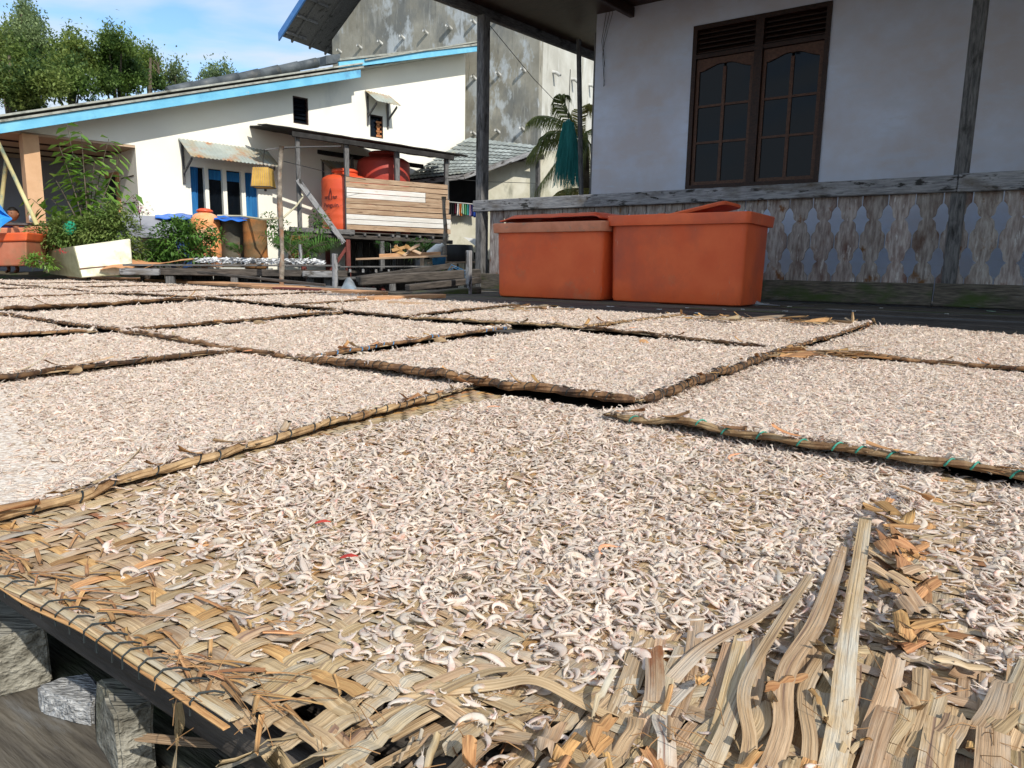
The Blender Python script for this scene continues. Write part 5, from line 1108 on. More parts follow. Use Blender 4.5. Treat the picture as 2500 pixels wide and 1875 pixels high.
for poly in ([(-.028, 0), (-.034, .05), (-.022, .10), (-.004, .135), (.002, .165), (.010, .185), (.012, .165), (.004, .13), (-.006, .09), (-.012, .04), (-.010, 0)],
             [(.012, .0), (.022, .05), (.024, .09), (.014, .14), (.020, .16), (.032, .10), (.032, .04), (.024, 0)], [(.012, .185), (.022, .178), (.012, .172)]):
    lg.add(*prism2([(x * 1.2, y * 1.2) for x, y in poly], fw))
for sgn in (-1, 1):
    for zz_ in (.035, .062):
        lg.tube([fw(sgn * (.06 + .09 * t), zz_ + .01 * math.sin(t * 9), .001) for t in lin(0, 1, 9)], .006, 4)
lg.build('logo', PRINT, parent=t1)

# ================================================================== DRYING PLATFORM 2 and timbers
p2 = thing('fish_drying_table', AT(560, 590, 10.6), 'low dark timber drying table on stilts in front of the tank stand', 'table')
Zt = .29; T2 = Plane(AT(290, 590, 9.9)[:2], (.97, .24)); sA = 0; sB = T2.hit(925, 575)[0]; sM = T2.hit(720, 575)[0]
for i in range(8): plank('top_board', p2, T2(sA - .1 + rnd(-.1, .1), Zt - .02, -.02 - i * .17), T2(sM + .1, Zt + .02, -.02 - i * .17), .16, .025, WOODG, jit=.005)
for i in range(8): plank('top_board', p2, T2(sM + .1, Zt + .0, -.02 - i * .17), T2(sB, Zt + .03, -.02 - i * .17), .16, .02, WOODG, jit=.005)
plank('front_beam', p2, T2(sA, Zt - .10, .0), T2(sM + .2, Zt - .10, .0), .10, .07, WOODD, up=T2.o)
plank('front_beam', p2, T2(sM - .1, Zt - .17, .0), T2(sB, Zt - .13, .0), .04, .06, WOODG, up=T2.o)
for i in range(9): s_ = sM + .05 + i * .19; plank('crossbar', p2, T2(s_, Zt - .05, .03), T2(s_, Zt - .04, -1.3), .035, .055, WOODRAIL)
for s_, w in ((.45, .12), (1.3, .1), (2.35, .11), (2.6, .11), (3.55, .10)):
    for o_ in (-.05, -1.2): plank('leg', p2, T2(s_, -1.05, o_), T2(s_, Zt - .15, o_), w, w, WOODG, up=T2.d)
for s_ in (.1, 2.5): plank('cap_block', p2, T2(s_ - .25, Zt - .11, .10), T2(s_ + .25, Zt - .11, .10), .09, .1, WOODRAIL, up=T2.o)
# white split fish drying on it
sq = MB(); rng2 = random.Random(3)
for k in range(900):
    s_ = rng2.uniform(.75, 2.55); o_ = -rng2.uniform(.02, 1.1); c_ = T2(s_, Zt + .03 + rng2.uniform(0, .075), o_); a = rng2.uniform(0, 6.28); L = rng2.uniform(.03, .07); d = Vector((math.cos(a), math.sin(a), rng2.uniform(-.3, .5))); e = Vector((-math.sin(a), math.cos(a), rng2.uniform(-.3, .4)))
    sq.add([c_ - d * L - e * .01, c_ + e * L * .35 + Z * .01, c_ + d * L, c_ - e * L * .4], [(0, 1, 2, 3)])
tag(sq.build('drying_fish', SQUID), 'white split fish spread over the low table to dry', 'fish', kind='stuff')
# rag of old mat hanging over the left end
V, Fc = sheet([AT(215, 588, 9.9), AT(330, 580, 9.9), AT(420, 568, 10.7), AT(250, 566, 10.7)], 24, 10, lambda a, b, p: (p.x, p.y, p.z + .03 + .035 * math.sin(a * 7 + b) + .015 * noise.noise(p * 7)), th=.008)
tag(mesh_obj('old_mat', V, Fc, BARK, AT(300, 580, 10.2)), 'crumpled old brown mat hanging over the left end of the low table', 'mat')
# orange boards lying on the table and pile of brown sheets
for i, (x0, y0, x1, y1, Yd, w, t, m_, lb) in enumerate(((820, 553, 952, 548, 11.3, .10, .06, WOODO, 'orange board lying on the back of the low drying table'), (770, 560, 965, 553, 11.0, .12, .03, WOODB, 'pale thin board below the orange board on the low table'))):
    o = plank('board', None, AT(x0, y0, Yd), AT(x1, y1, Yd), w, t, m_); tag(o, lb, 'board')
bk = thing('broken_boards', AT(865, 545, 11.0), 'heap of broken brown board pieces on the low table', 'board heap')
for k in range(9): c_ = AT(868 + rnd(-22, 26), 543 + rnd(-8, 8), 11.0); d = Vector((rnd(-1, 1), rnd(-.5, .5), rnd(-.8, .9))).normalized() * rnd(.08, .16); plank('board_piece', bk, c_ - d, c_ + d, .05, .012, WOODB if k % 2 else BARK, up=Vector((rnd(-1, 1), -1, rnd(0, 1))))
# timbers between platform and veranda
def timber(x0, y0, x1, y1, Y0, Y1, w, t, m_, lb, up=Z):
    o = plank('timber', None, AT(x0, y0, Y0), AT(x1, y1, Y1), w, t, m_, up=up, seg=4, jit=.003); return tag(o, lb, 'timber', 'timbers lying between the platforms')
timber(775, 607, 1035, 590, 8.9, 9.8, .12, .12, WOODD, 'thick grey squared timber lying across below the low table')
timber(770, 603, 985, 573, 9.6, 10.3, .09, .08, WOODD, 'long grey pole sloping up behind the squared timber')
timber(880, 622, 1035, 605, 8.4, 9.3, .10, .08, WOODD, 'grey beam below the squared timber at the post foot')
timber(900, 640, 1030, 626, 8.0, 8.8, .16, .08, WOODF, 'mossy beam at the deck corner by the left bin')
timber(940, 602, 1035, 600, 10.5, 10.6, .08, .08, WOODD, 'dark bar behind the grey timbers')
timber(430, 588, 700, 616, 9.3, 8.5, .07, .03, WOODD, 'long thin grey plank lying behind the orange boards')
timber(180, 583, 350, 590, 12.5, 11.5, .10, .03, WOODD, 'pale grey plank lying left of the low table')
o = plank('board', None, G(790, 645, .05), G(945, 639, .05), .20, .035, WOODO, seg=3, jit=.006); tag(o, 'wide fresh orange board at the mat corner near the left bin', 'board')
o = plank('board', None, G(840, 653, .045), G(985, 660, .03), .10, .02, WOODB, seg=3, jit=.006); tag(o, 'thin brown board with splintered end beside the wide orange board', 'board')
o = plank('board', None, G(600, 622, .045), G(745, 628, .045), .16, .02, WOODR, seg=3); tag(o, 'dark red board behind the mats below the leaning pole', 'board')
for (x, y0, y1, Y, w, lb) in ((723, 618, 548, 8.7, .055, 'short grey post left of the squared timber'), (1013, 636, 541, 8.6, .06, 'short grey post beside the veranda corner')):
    o = plank('short_post', None, AT(x, y0, Y) - Z * .3, AT(x, y1, Y), w, w, WOODRAIL, up=U); tag(o, lb, 'post')
V, Fc = sheet([G(735, 624, .05), G(772, 626, .05), G(765, 615, .05), G(745, 613, .05)], 12, 12, lambda a, b, p: (p.x, p.y, p.z + .11 * math.sin(a * 3.14) * math.sin(b * 3.14) ** .5 + .03 * noise.noise(p * 9)), th=.001)
tag(mesh_obj('plastic_bag', V, Fc, BAG, G(752, 620, .05), None, True), 'crumpled pale blue plastic bag behind the mats', 'bag')
# terracotta roof tiles stacked under the table
tl = thing('tile_stack', T2(3.0, -.25, -.7), 'stack of dark red clay roof tiles under the low table', 'tiles')
for r in range(3):
    for i in range(12): s_ = 2.0 + i * .14; MB().tube([T2(s_, -.02 - r * .11, -.35), T2(s_ + .05, -.09 - r * .11, -.33)], [.045, .035], 6).build('roof_tile', WOODR, parent=tl)
# added dark boards stand in for the shade under stand and table
for k in range(22): plank('shade_board', ts, SH(-1.0 + k * .14, -1.0, -1.36), SH(-1.0 + k * .14, fl - .1, -1.36), .15, .02, WOODD, up=SH.o)
for k in range(14): plank('shade_board', p2, T2(-.1 + k * .36, -.95, -1.42), T2(-.1 + k * .36, Zt - .06, -1.42), .35, .02, WOODD, up=T2.o)

# ================================================================== POLES, CAGE, HOSE
def rough_pole(x, y0, y1, Y, r, lb, lean=0):
    a, b = AT(x, y0, Y) - Z * .9, AT(x + lean, y1, Y); K = 24; pts_ = []; rad = []
    for i in range(K + 1):
        t = i / K; pts_.append(a.lerp(b, t) + Vector((noise.noise(Vector((t * 5, Y, 0))), 0, 0)) * .03); rad.append(r * (1 + .22 * noise.noise(Vector((t * 14, Y, 3))) + (.3 if i % 7 == 3 else 0)) * (1.1 - .2 * t))
    o = MB().tube(pts_, rad, 9).build('wooden_pole', POLEM, a, None, True); return tag(o, lb, 'pole')
rough_pole(604, 612, 316, 9.4, .030, 'knotty upright branch pole standing before the white house', 3)
rough_pole(968, 600, 425, 12.6, .035, 'crooked upright pole at the right end of the boarded stand', -9)
st_ = MB().tube([AT(574, 324, 9.6), AT(610, 319, 9.6), AT(680, 317, 12.2), AT(735, 316, 13.5)], .012, 6).build('cross_stick', WOODG); tag(st_, 'thin stick tied across the pole top to the tank stand roof', 'stick')
cg = thing('bird_cage', AT(569, 400, 9.6), 'yellow cloth covered bird cage hanging from the stick by the pole', 'cage')
cc = AT(569, 405, 9.6); sc0 = 9.6 / 1720 * 1.13
def ring4(y, hw, hd):
    hw *= .84; p = AT(569 + (y - 385) * .03, y, 9.6); return [p + Vector((sx_ * hw, sy_ * hd, 0)) for sx_, sy_ in ((-1, -1), (1, -1), (1, 1), (-1, 1))]
Rr = [ring4(361, .115, .09), ring4(366, .120, .10), ring4(384, .130, .11), ring4(401, .142, .12), ring4(405, .145, .12)]
V = [p for r in Rr for p in r]; Fc = [(k * 4 + i, k * 4 + (i + 1) % 4, k * 4 + 4 + (i + 1) % 4, k * 4 + 4 + i) for k in range(4) for i in range(4)] + [(3, 2, 1, 0), (16, 17, 18, 19)]
mesh_obj('cover', V, Fc, CAGE, cc, cg)
for z_ in (405, 362): MB().tube(ring4(z_, .15 if z_ > 400 else .12, .125 if z_ > 400 else .095) + [ring4(z_, .15 if z_ > 400 else .12, .12)[0]], .007, 5).build('hoop', WOODD, parent=cg)
bars = MB()
for i in range(9):
    x_ = -1 + i * .25; bars.tube([ring4(362, .118, .095)[0].lerp(ring4(362, .118, .095)[1], i / 8) - Vector((0, .004, 0)), ring4(404, .147, .122)[0].lerp(ring4(404, .147, .122)[1], i / 8) - Vector((0, .004, 0))], .0022, 4)
bars.build('bars', WOODB, parent=cg)
MB().tube([AT(569, 361, 9.6), AT(568, 345, 9.6), AT(572, 323, 9.6)], .005, 5).build('hook', BLACK, parent=cg)
hs_ = MB().tube([AT(x, y, Yd) for x, y, Yd in ((470, 466, 12.3), (520, 467, 12.0), (570, 474, 11.4), (612, 470, 11.2), (640, 445, 12.6), (655, 425, 13.2), (652, 420, 13.3))], .016, 8).build('hose', HOSE, smooth=True); tag(hs_, 'cream hose running from the drums to the tank stand', 'hose')
for pts_, lb in (([(420, 330, 12.5), (560, 345, 9.4)], None), ([(608, 347, 9.4), (720, 375, 13.2), (790, 388, 13.8)], 'sagging line from the pole to the tank stand'), ([(965, 385, 12.8), (1040, 392, 11), (1160, 396, 15)], 'washing line crossing before the low wing')):
    if lb: o = MB().tube([AT(*p) for p in pts_], .005, 4).build('line', BLACK); tag(o, lb, 'line')
bl = MB(); 
for k in range(6): bl.tube([AT(965, 590, 9.9), AT(975 + k * 4, 575 + 6 * k, 9.9) + Z * .02, AT(1005, 585 + k * 3, 9.6)], .004, 4)
tag(bl.build('blue_rope', CORDB), 'tangle of blue rope at the foot of the crooked pole', 'rope')
V, Fc = lathe([(.10, 0), (.12, .14), (.125, .15), (.12, .16)], AT(948, 572, 11.8), 16); tag(mesh_obj('bucket', V, Fc, CORDB, AT(948, 572, 11.8), None, True), 'small blue bucket behind the crooked pole', 'bucket')
V, Fc = lathe([(.05, 0), (.075, .03), (.075, .22), (.03, .28), (.03, .31)], Vector((0, 0, 0)), 14)
V = [tuple(Matrix.Rotation(.9, 3, 'Y') @ Vector(v) + AT(925, 553, 11.6)) for v in V]; tag(mesh_obj('jerrycan', V, Fc, WHITEP, AT(925, 553, 11.6), None, True), 'white plastic can lying at the end of the low table', 'can')
# far walkway right of the table, with dark junk
wk = thing('plank_walkway', AT(1000, 572, 12.5), 'narrow plank walkway behind the crooked pole', 'walkway')
for i in range(4): plank('plank', wk, AT(925, 568, 12.3 + i * .2), AT(1050, 566, 12.6 + i * .2), .18, .03, WOODB)
for x in (940, 985, 1030): plank('leg', wk, AT(x, 600, 12.5) - Z * .6, AT(x, 570, 12.5), .07, .07, WOODD, up=U)
V, Fc = lathe([(.28, 0), (.30, .02), (.27, .3), (.26, .31)], AT(990, 566, 13.2), 16); tag(mesh_obj('basin', V, Fc, BLACK, AT(990, 566, 13.2), None, True), 'big black tub on the plank walkway', 'tub')

# ================================================================== LEFT SIDE: drums, tanks, bins, box
def drum(x, ytop, ybot, Y, r, label, m, cat='drum', lid=None):
    a, b = AT(x, ybot, Y), AT(x, ytop, Y); h = b.z - a.z; base = a - Z * .25; h += .25; P = [(r * .96, 0), (r, .03)]
    for k in range(3): z = h * (k + 1) / 4; P += [(r, z - .02), (r * 1.025, z), (r, z + .02)]
    P += [(r, h - .03), (r * 1.03, h - .01), (r * 1.0, h)]
    V, Fc = lathe(P, base, 28); return tag(mesh_obj('storage_' + cat, V, Fc, m, base, None, True), label, cat)
drum(505, 472, 548, 12.2, .20, 'brown rusty drum right of the pale orange tank', DRUMB); drum(523, 470, 545, 12.7, .2, 'dark blue drum behind the brown rusty drum', DRUMU)
drum(553, 474, 548, 12.0, .19, 'rust orange drum nearest the knotty pole', DRUMO)
drum(345, 466, 550, 13.2, .30, 'dark tub with blue tarpaulin rim behind the bush', DRUMU); drum(395, 466, 550, 13.2, .26, 'dark tub left of the pale orange tank', DRUMU)
drum(645, 510, 545, 13.0, .18, 'dull red drum beside the ferns', DRUMO)
r_ = .235; ct = AT(447, 550, 12.0) - Z * .25; root = thing('water_tank', ct, 'small pale orange tank with red cap among the drums', 'tank'); hT = AT(447, 468, 12.0).z - ct.z
V, Fc = lathe([(r_, 0), (r_, .3), (r_ * 1.03, .33), (r_, .36), (r_, hT - .12), (r_ * .95, hT - .05), (r_ * .72, hT + .03), (r_ * .45, hT + .06), (r_ * .45, hT + .08)], ct, 32); mesh_obj('body', V, Fc, TANKO, ct, root, True)
V, Fc = lathe([(r_ * .55, hT + .075), (r_ * .55, hT + .10), (r_ * .3, hT + .13), (.01, hT + .135)], ct, 24); mesh_obj('lid', V, Fc, TANK, ct, root, True)
def tarp(px, Y, lb, m, dep=.6, amp=.012):
    P = [AT(px[0], px[1] + 5, Y - .28), AT(px[2], px[3] + 6, Y - .28), AT(px[2], px[3] - 5, Y + dep * .3), AT(px[0], px[1] - 6, Y + dep * .3)]
    V, Fc = sheet(P, 24, 8, lambda a, b, p: (p.x, p.y, p.z + amp * math.sin(a * 15 + 3 * b) * (1 - b * .5) + .02 * noise.noise(p * 5)), th=.01); return tag(mesh_obj('tarpaulin', V, Fc, m, P[0], None, True), lb, 'tarpaulin')
tarp((462, 470, 535, 471), 12.1, 'blue tarpaulin draped over the drums below the curtained windows', TARPB); tarp((335, 465, 415, 467), 12.9, 'blue tarpaulin over the tubs behind the bush', TARPB)
V, Fc = sheet([AT(-40, 500, 9.9), AT(6, 492, 9.9), AT(2, 442, 9.9), AT(-40, 430, 9.9)], 16, 16, lambda a, b, p: (p.x + .10 * a * max(0, 1 - abs(b - .45) * 2.2), p.y + .07 * math.sin(a * 11 + b * 7) + .03 * noise.noise(p * 9), p.z + .05 * noise.noise(p * 8) - .03 * math.sin(a * 6)), th=.01)
tag(mesh_obj('tarpaulin', V, Fc, TARPC, AT(0, 480, 9.9), None, False), 'bright blue tarpaulin bundle tied to the yellow poles', 'tarpaulin')
# faded bin at left edge
def simple_bin(P0, dx_, dy_, h, label, m, rimm):
    root = thing('fish_bin', P0, label, 'bin', 'faded bins at the left edge'); b = MB()
    for (e, z0, z1, nm, mm) in ((0, 0, h - .12, 'body', m), (.03, h - .12, h, 'rim', rimm)):
        q = MB().hexa([P0 + dx_ * -e + dy_ * -e + Z * z0, P0 + dx_ * (1 + e) + dy_ * -e + Z * z0, P0 + dx_ * (1 + e) + dy_ * (1 + e) + Z * z0, P0 + dx_ * -e + dy_ * (1 + e) + Z * z0,
                       P0 + dx_ * -(e + .02) + dy_ * -e + Z * z1, P0 + dx_ * (1.02 + e) + dy_ * -e + Z * z1, P0 + dx_ * (1.02 + e) + dy_ * (1 + e) + Z * z1, P0 + dx_ * -(e + .02) + dy_ * (1 + e) + Z * z1])
        o = q.build(nm, mm, P0, root); md = o.modifiers.new('bevel', 'BEVEL'); md.width = .02; md.segments = 2
    return root
pL, pR = AT(-120, 578, 10.2), AT(58, 574, 10.0); hb = AT(57, 502, 10.0).z - AT(57, 574, 10.0).z
simple_bin(pL, pR - pL, Vector((-.2, .8, 0)), hb, 'faded salmon coloured bin at the left picture edge', BINF, BINO)
pL, pR = AT(-60, 560, 11.4), AT(112, 558, 11.4); simple_bin(pL, pR - pL, Vector((-.1, .7, 0)), AT(57, 490, 11.4).z - pR.z, 'brown bin behind the faded salmon bin under a grey plank', BINF, RIMB)
o = plank('plank', None, AT(-40, 484, 10.8), AT(135, 486, 11.0), .30, .035, WOODG); tag(o, 'weathered plank laid across the bins at the left edge', 'plank')
V, Fc = lathe([(.03, 0), (.045, .02), (.045, .09), (.02, .13), (.02, .16)], AT(71, 481, 10.9), 12); tag(mesh_obj('bottle', V, Fc, WHITEP, AT(71, 481, 10.9), None, True), 'small white bottle on the weathered plank at left', 'bottle')
pf = thing('leaning_poles', AT(40, 480, 10.6), 'yellow and grey painted poles leaning together at the left edge', 'poles')
MB().tube([AT(-12, 290, 10.6), AT(80, 486, 10.6)], [.028, .03], 8).build('pole', ROPEY, parent=pf, smooth=True); MB().tube([AT(14, 340, 10.65), AT(-4, 500, 10.65)], [.028, .03], 8).build('pole', ROPEY, parent=pf, smooth=True)
# cream fibreglass box lying tilted
bx = thing('fibreglass_box', AT(190, 570, 10.3), 'tilted cream fibreglass box with algae stains among the bushes', 'box')
q = [AT(178, 600, 9.8), AT(288, 592, 10.2), AT(272, 592, 11.0), AT(110, 592, 10.9)]; t = [AT(160, 532, 9.9), AT(282, 515, 10.3), AT(270, 518, 11.0), AT(100, 543, 10.8)]
o = MB().add(q + t, [(0, 1, 5, 4), (1, 2, 6, 5), (2, 3, 7, 6), (3, 2, 1, 0), (4, 5, 6, 7)]).build('shell', FIBRE, parent=bx); md = o.modifiers.new('bevel', 'BEVEL'); md.width = .025; md.segments = 3
off = (AT(140, 560, 10.3) - AT(145, 560, 10.33)) * .3
q2 = [q[0] + Vector((-.012, -.004, 0)), t[0] + Vector((-.012, -.004, 0)), t[3] + Vector((-.012, -.004, 0)), q[3] + Vector((-.012, -.004, 0))]
MB().add(q2 + [p + Vector((.008, .003, 0)) for p in q2], [(0, 1, 2, 3), (7, 6, 5, 4), (0, 4, 5, 1), (1, 5, 6, 2), (2, 6, 7, 3), (3, 7, 4, 0)]).build('end_panel', FIBRED, parent=bx)
s0, s1 = q[0].lerp(t[0], .28), q[1].lerp(t[1], .28); MB().tube([s0 - Vector((0, .012, 0)), s1 - Vector((0, .012, 0))], .010, 5).build('seam', DRUMB, parent=bx)
gd = AT(151, 493, 10.5); V, Fc = lathe([(.11, 0), (.115, .008), (.09, .02), (.03, .028), (.005, .03)], Vector((0, 0, 0)), 24); V = [tuple(Matrix.Rotation(math.radians(80), 3, 'X') @ Vector(v) * .9 + gd) for v in V]
tag(mesh_obj('green_lid', V, Fc, GREENP, gd, None, True), 'round green plastic lid caught in the bushes', 'lid')
# cement block seen under the bushes
tag(MB().box(tuple(AT(500, 592, 12.0)), 1.3, .3, .22, .2).build('cement_block', WALLG2), 'low cement block under the left end of the drying table', 'block')
# ---- child whose head shows above the plank
def person():
    base = AT(27, 560, 11.6); base.z = .12; hd = AT(28, 463, 11.6); s_ = .62; root = thing('person', base, 'child with short black hair behind the plank at the left edge', 'person')
    me = bpy.data.meshes.new('body'); top = hd.z - base.z
    J = [(0, 0, top * .45), (0, .0, top * .62), (0, 0, top * .80), (0, .0, top * .88), (-.12, 0, top * .79), (-.16, .02, top * .60), (-.10, -.10, top * .48), (.12, 0, top * .79), (.16, .02, top * .60), (.10, -.10, top * .48), (-.07, -.0, top * .42), (-.07, -.03, top * .22), (-.07, 0, .02), (.07, 0, top * .42), (.07, -.03, top * .22), (.07, 0, .02), (-.07, -.09, .0), (.07, -.09, .0)]
    E_ = [(0, 1), (1, 2), (2, 3), (2, 4), (4, 5), (5, 6), (2, 7), (7, 8), (8, 9), (0, 10), (10, 11), (11, 12), (12, 16), (0, 13), (13, 14), (14, 15), (15, 17)]
    me.from_pydata(J, E_, []); o = bpy.data.objects.new('body', me); C.objects.link(o); put(o, base, root); me.materials.append(SKIN)
    sk = o.modifiers.new('skin', 'SKIN'); R_ = [.08, .085, .08, .035, .04, .03, .022, .04, .03, .022, .06, .045, .03, .06, .045, .03, .025, .025]
    for i, r in enumerate(R_): me.skin_vertices[0].data[i].radius = (r, r * .85)
    me.skin_vertices[0].data[0].use_root = True; o.modifiers.new('sub', 'SUBSURF').levels = 2; o.modifiers['sub'].render_levels = 2
    b = bmesh.new(); bmesh.ops.create_icosphere(b, subdivisions=3, radius=.085)
    for v in b.verts:
        v.co.z *= 1.22; v.co.x *= .88
        if v.co.y < -.06 and abs(v.co.x) < .018 and -.03 < v.co.z < .012: v.co.y -= .014
        if v.co.y < -.05 and .012 < v.co.z < .03 and .02 < abs(v.co.x) < .045: v.co.y += .006
        if v.co.z < -.05: v.co.x *= .85
    me = bpy.data.meshes.new('head'); b.to_mesh(me); b.free(); me.materials.append(SKIN); o = bpy.data.objects.new('head', me); C.objects.link(o); put(o, hd, root); me.polygons.foreach_set('use_smooth', [True] * len(me.polygons))
    for sgn in (-1, 1): MB().tube([hd + Vector((sgn * .072, 0, -.015)), hd + Vector((sgn * .082, .005, .02))], [.012, .014], 6).build('ear', SKIN, parent=root)
    mo = MB(); mo.tube([hd + Vector((-.02, -.078, -.048)), hd + Vector((0, -.083, -.05)), hd + Vector((.02, -.078, -.048))], .0035, 5); [mo.tube([hd + Vector((s_ * .028 - .01, -.078, .018)), hd + Vector((s_ * .028 + .01, -.078, .018))], .005, 5) for s_ in (-1, 1)]; mo.build('eyes_and_mouth', HAIR, parent=root)
    b = bmesh.new(); bmesh.ops.create_icosphere(b, subdivisions=3, radius=.094)
    for v in list(b.verts):
        v.co.z = v.co.z * 1.2 + .006; v.co.x *= .9
    bmesh.ops.delete(b, geom=[v for v in b.verts if (v.co.z < .045 and v.co.y < .0) or v.co.z < -.03], context='VERTS')
    me = bpy.data.meshes.new('hair'); b.to_mesh(me); b.free(); me.materials.append(HAIR); o = bpy.data.objects.new('hair', me); C.objects.link(o); put(o, hd, root)
    MB().tube([base + Z * top * .44, base + Z * top * .6, base + Z * top * .80], [.115, .12, .10], 12).build('shirt', CLOTH['navy'], parent=root, smooth=True)
person()

# ================================================================== PLANTS
def leaf_pts(p, d, L, w, droop=.3):
    d = d.normalized(); s_ = d.cross(Z)
    if s_.length < .1: s_ = Vector((1, 0, 0))
    s_ = s_.normalized() * w / 2; s_ += Z * rnd(-.4, .4) * w / 2
    m_ = p + d * L * .5 - Z * droop * L * .1; e = p + d * L - Z * droop * L * .5
    return [p, m_ + s_, e, m_ - s_]
class Leaves:
    def __init__(s): s.b = MB()
    def add(s, p, d, L, w, droop=.3): s.b.add(leaf_pts(p, d, L, w, droop), [(0, 1, 2), (0, 2, 3)])
def bush(name, label, cat, base, blobs, n, leaf, m, twig=True, group=None):
    root = thing(name, base, label, cat, group); lv = Leaves(); st = MB()
    for (c, r) in blobs:
        if twig: st.tube([base, base.lerp(c, .5) + Vector((rnd(-.05, .05), 0, .03)), c], [.012, .008, .004], 5)
        k = int(n * r[0] * r[2] / sum(q[1][0] * q[1][2] for q in blobs))
        for _ in range(k):
            v = Vector((random.gauss(0, 1), random.gauss(0, 1), random.gauss(0, 1))).normalized() * (random.random() ** .45)
            p = c + Vector((v.x * r[0], v.y * r[1], v.z * r[2]))
            if noise.noise(p * (2.2 / max(r[0], .25))) < -.22: continue
            d = (v + Vector((rnd(-.8, .8), rnd(-.8, .8), rnd(-.6, .5)))); lv.add(p, d, leaf * rnd(.6, 1.3), leaf * rnd(.3, .5), .5)
    o_ = lv.b.build('foliage' if twig else 'petals', m, parent=root)
    if st.v: st.build('stem', TRUNK, parent=root)
    return root
def px_blobs(lst, Y): 
    o = []
    for x, y, rx, ry in lst:
        k = Y / 1720 * 1.13; o.append((AT(x, y, Y + rnd(-.1, .1)), (rx * k, max(.18, rx * k * .8), ry * k)))
    return o
bush('leafy_bush', 'dense green leafy bush in front of the pale orange tank', 'bush', AT(390, 565, 11.3) - Z * .1, px_blobs([(375, 520, 50, 42), (345, 545, 38, 25), (420, 500, 38, 28), (430, 545, 35, 22), (385, 490, 30, 20), (465, 510, 18, 18), (330, 560, 30, 14)], 11.3), 4200, .085, LEAF1)
bush('weedy_bush', 'feathery weeds around the green lid behind the cream box', 'bush', AT(170, 545, 11.2) - Z * .1, px_blobs([(100, 515, 45, 32), (145, 500, 50, 34), (200, 500, 45, 36), (260, 500, 42, 40), (285, 545, 30, 25), (80, 545, 30, 18), (240, 465, 35, 26)], 10.7), 9000, .07, LEAF3)
bush('low_shrub', 'small bright shrub with red flower at the corner of the faded bin', 'shrub', AT(90, 580, 10.0), px_blobs([(80, 562, 28, 12), (105, 568, 20, 10), (70, 555, 14, 8)], 10.0), 420, .07, LEAF2)
tag(bush('red_flower', 'single red flower by the cream fibreglass box', 'flower', AT(132, 548, 9.95), px_blobs([(133, 541, 4, 3)], 9.95), 30, .03, REDF, twig=False))
bush('garden_shrub', 'green shrub to the right of the drums behind the pole', 'shrub', AT(640, 560, 12.4) - Z * .1, px_blobs([(600, 500, 28, 30), (640, 520, 30, 28), (580, 475, 18, 16), (690, 480, 22, 28), (660, 545, 30, 15)], 12.5), 1500, .07, LEAF1)
bush('magenta_shrub', 'thin shrub with magenta flowers before the porch parapet', 'shrub', AT(300, 500, 12.0) - Z * .3, px_blobs([(300, 450, 26, 24)], 12.0), 150, .06, LEAF3)
bush('magenta_flowers', 'magenta bougainvillea flowers on the thin shrub', 'flower', AT(305, 460, 11.9), px_blobs([(305, 447, 10, 8), (290, 432, 5, 4), (312, 455, 6, 5)], 11.9), 60, .045, PINKF, twig=False)
bush('small_plant', 'green plants behind the low table near the white can', 'plant', AT(905, 560, 12.0), px_blobs([(900, 530, 20, 16), (925, 528, 14, 12), (890, 545, 18, 12)], 12.0), 520, .07, LEAF1)
bush('small_plant', 'yellow green shoots under the stand beside the crooked pole', 'plant', AT(940, 600, 10.9), px_blobs([(940, 588, 16, 10)], 10.9), 140, .08, LEAF2)
# tall plant with rows of drooping leaves
tp = thing('tall_leafy_plant', AT(190, 590, 10.9), 'tall young tree with rows of drooping glossy leaves in front of the porch', 'tree')
lv = Leaves(); stt = MB(); b0 = AT(190, 585, 10.9)
tips = [(145, 272), (175, 285), (235, 300), (262, 330), (128, 315), (118, 385), (70, 430), (268, 375), (205, 340), (220, 400), (150, 350), (170, 420), (240, 430), (110, 430), (195, 460), (250, 470), (160, 480), (190, 520), (210, 545), (125, 465), (290, 420)]
for i, (x, y) in enumerate(tips):
    e = AT(x, y, 10.9 + rnd(-.25, .25)); start = b0.lerp(AT(190, 400, 10.9), min(1, max(.15, (585 - y) / 320 * rnd(.35, .7)))); m_ = start.lerp(e, .55) + Z * rnd(.02, .12)
    K = 14; P = [((1 - t) ** 2) * start + 2 * t * (1 - t) * m_ + t * t * e for t in lin(0, 1, K)]; stt.tube(P, [max(.004, .016 * (1 - t)) for t in lin(0, 1, K)], 5)
    for k in range(2, K):
        d = (P[k] - P[k - 1]).normalized(); s_ = d.cross(Vector((0, -1, .2))).normalized()
        for sg in (-1, 1):
            for rep in range(1):
                if random.random() < .08: continue
                dd = s_ * sg + d * rnd(.1, .9) + Vector((rnd(-.3, .3), -.5 * rnd(-.5, 1), rnd(-.9, -.2))); lv.add(P[k] + d * rnd(-.03, .03), dd, rnd(.13, .23), rnd(.08, .12), .7)
stt.tube([b0 - Z * .2, AT(188, 470, 10.9), AT(190, 400, 10.9)], [.03, .025, .015], 7); lv.b.build('foliage', LEAF2, parent=tp); stt.build('trunk', TRUNK, parent=tp)
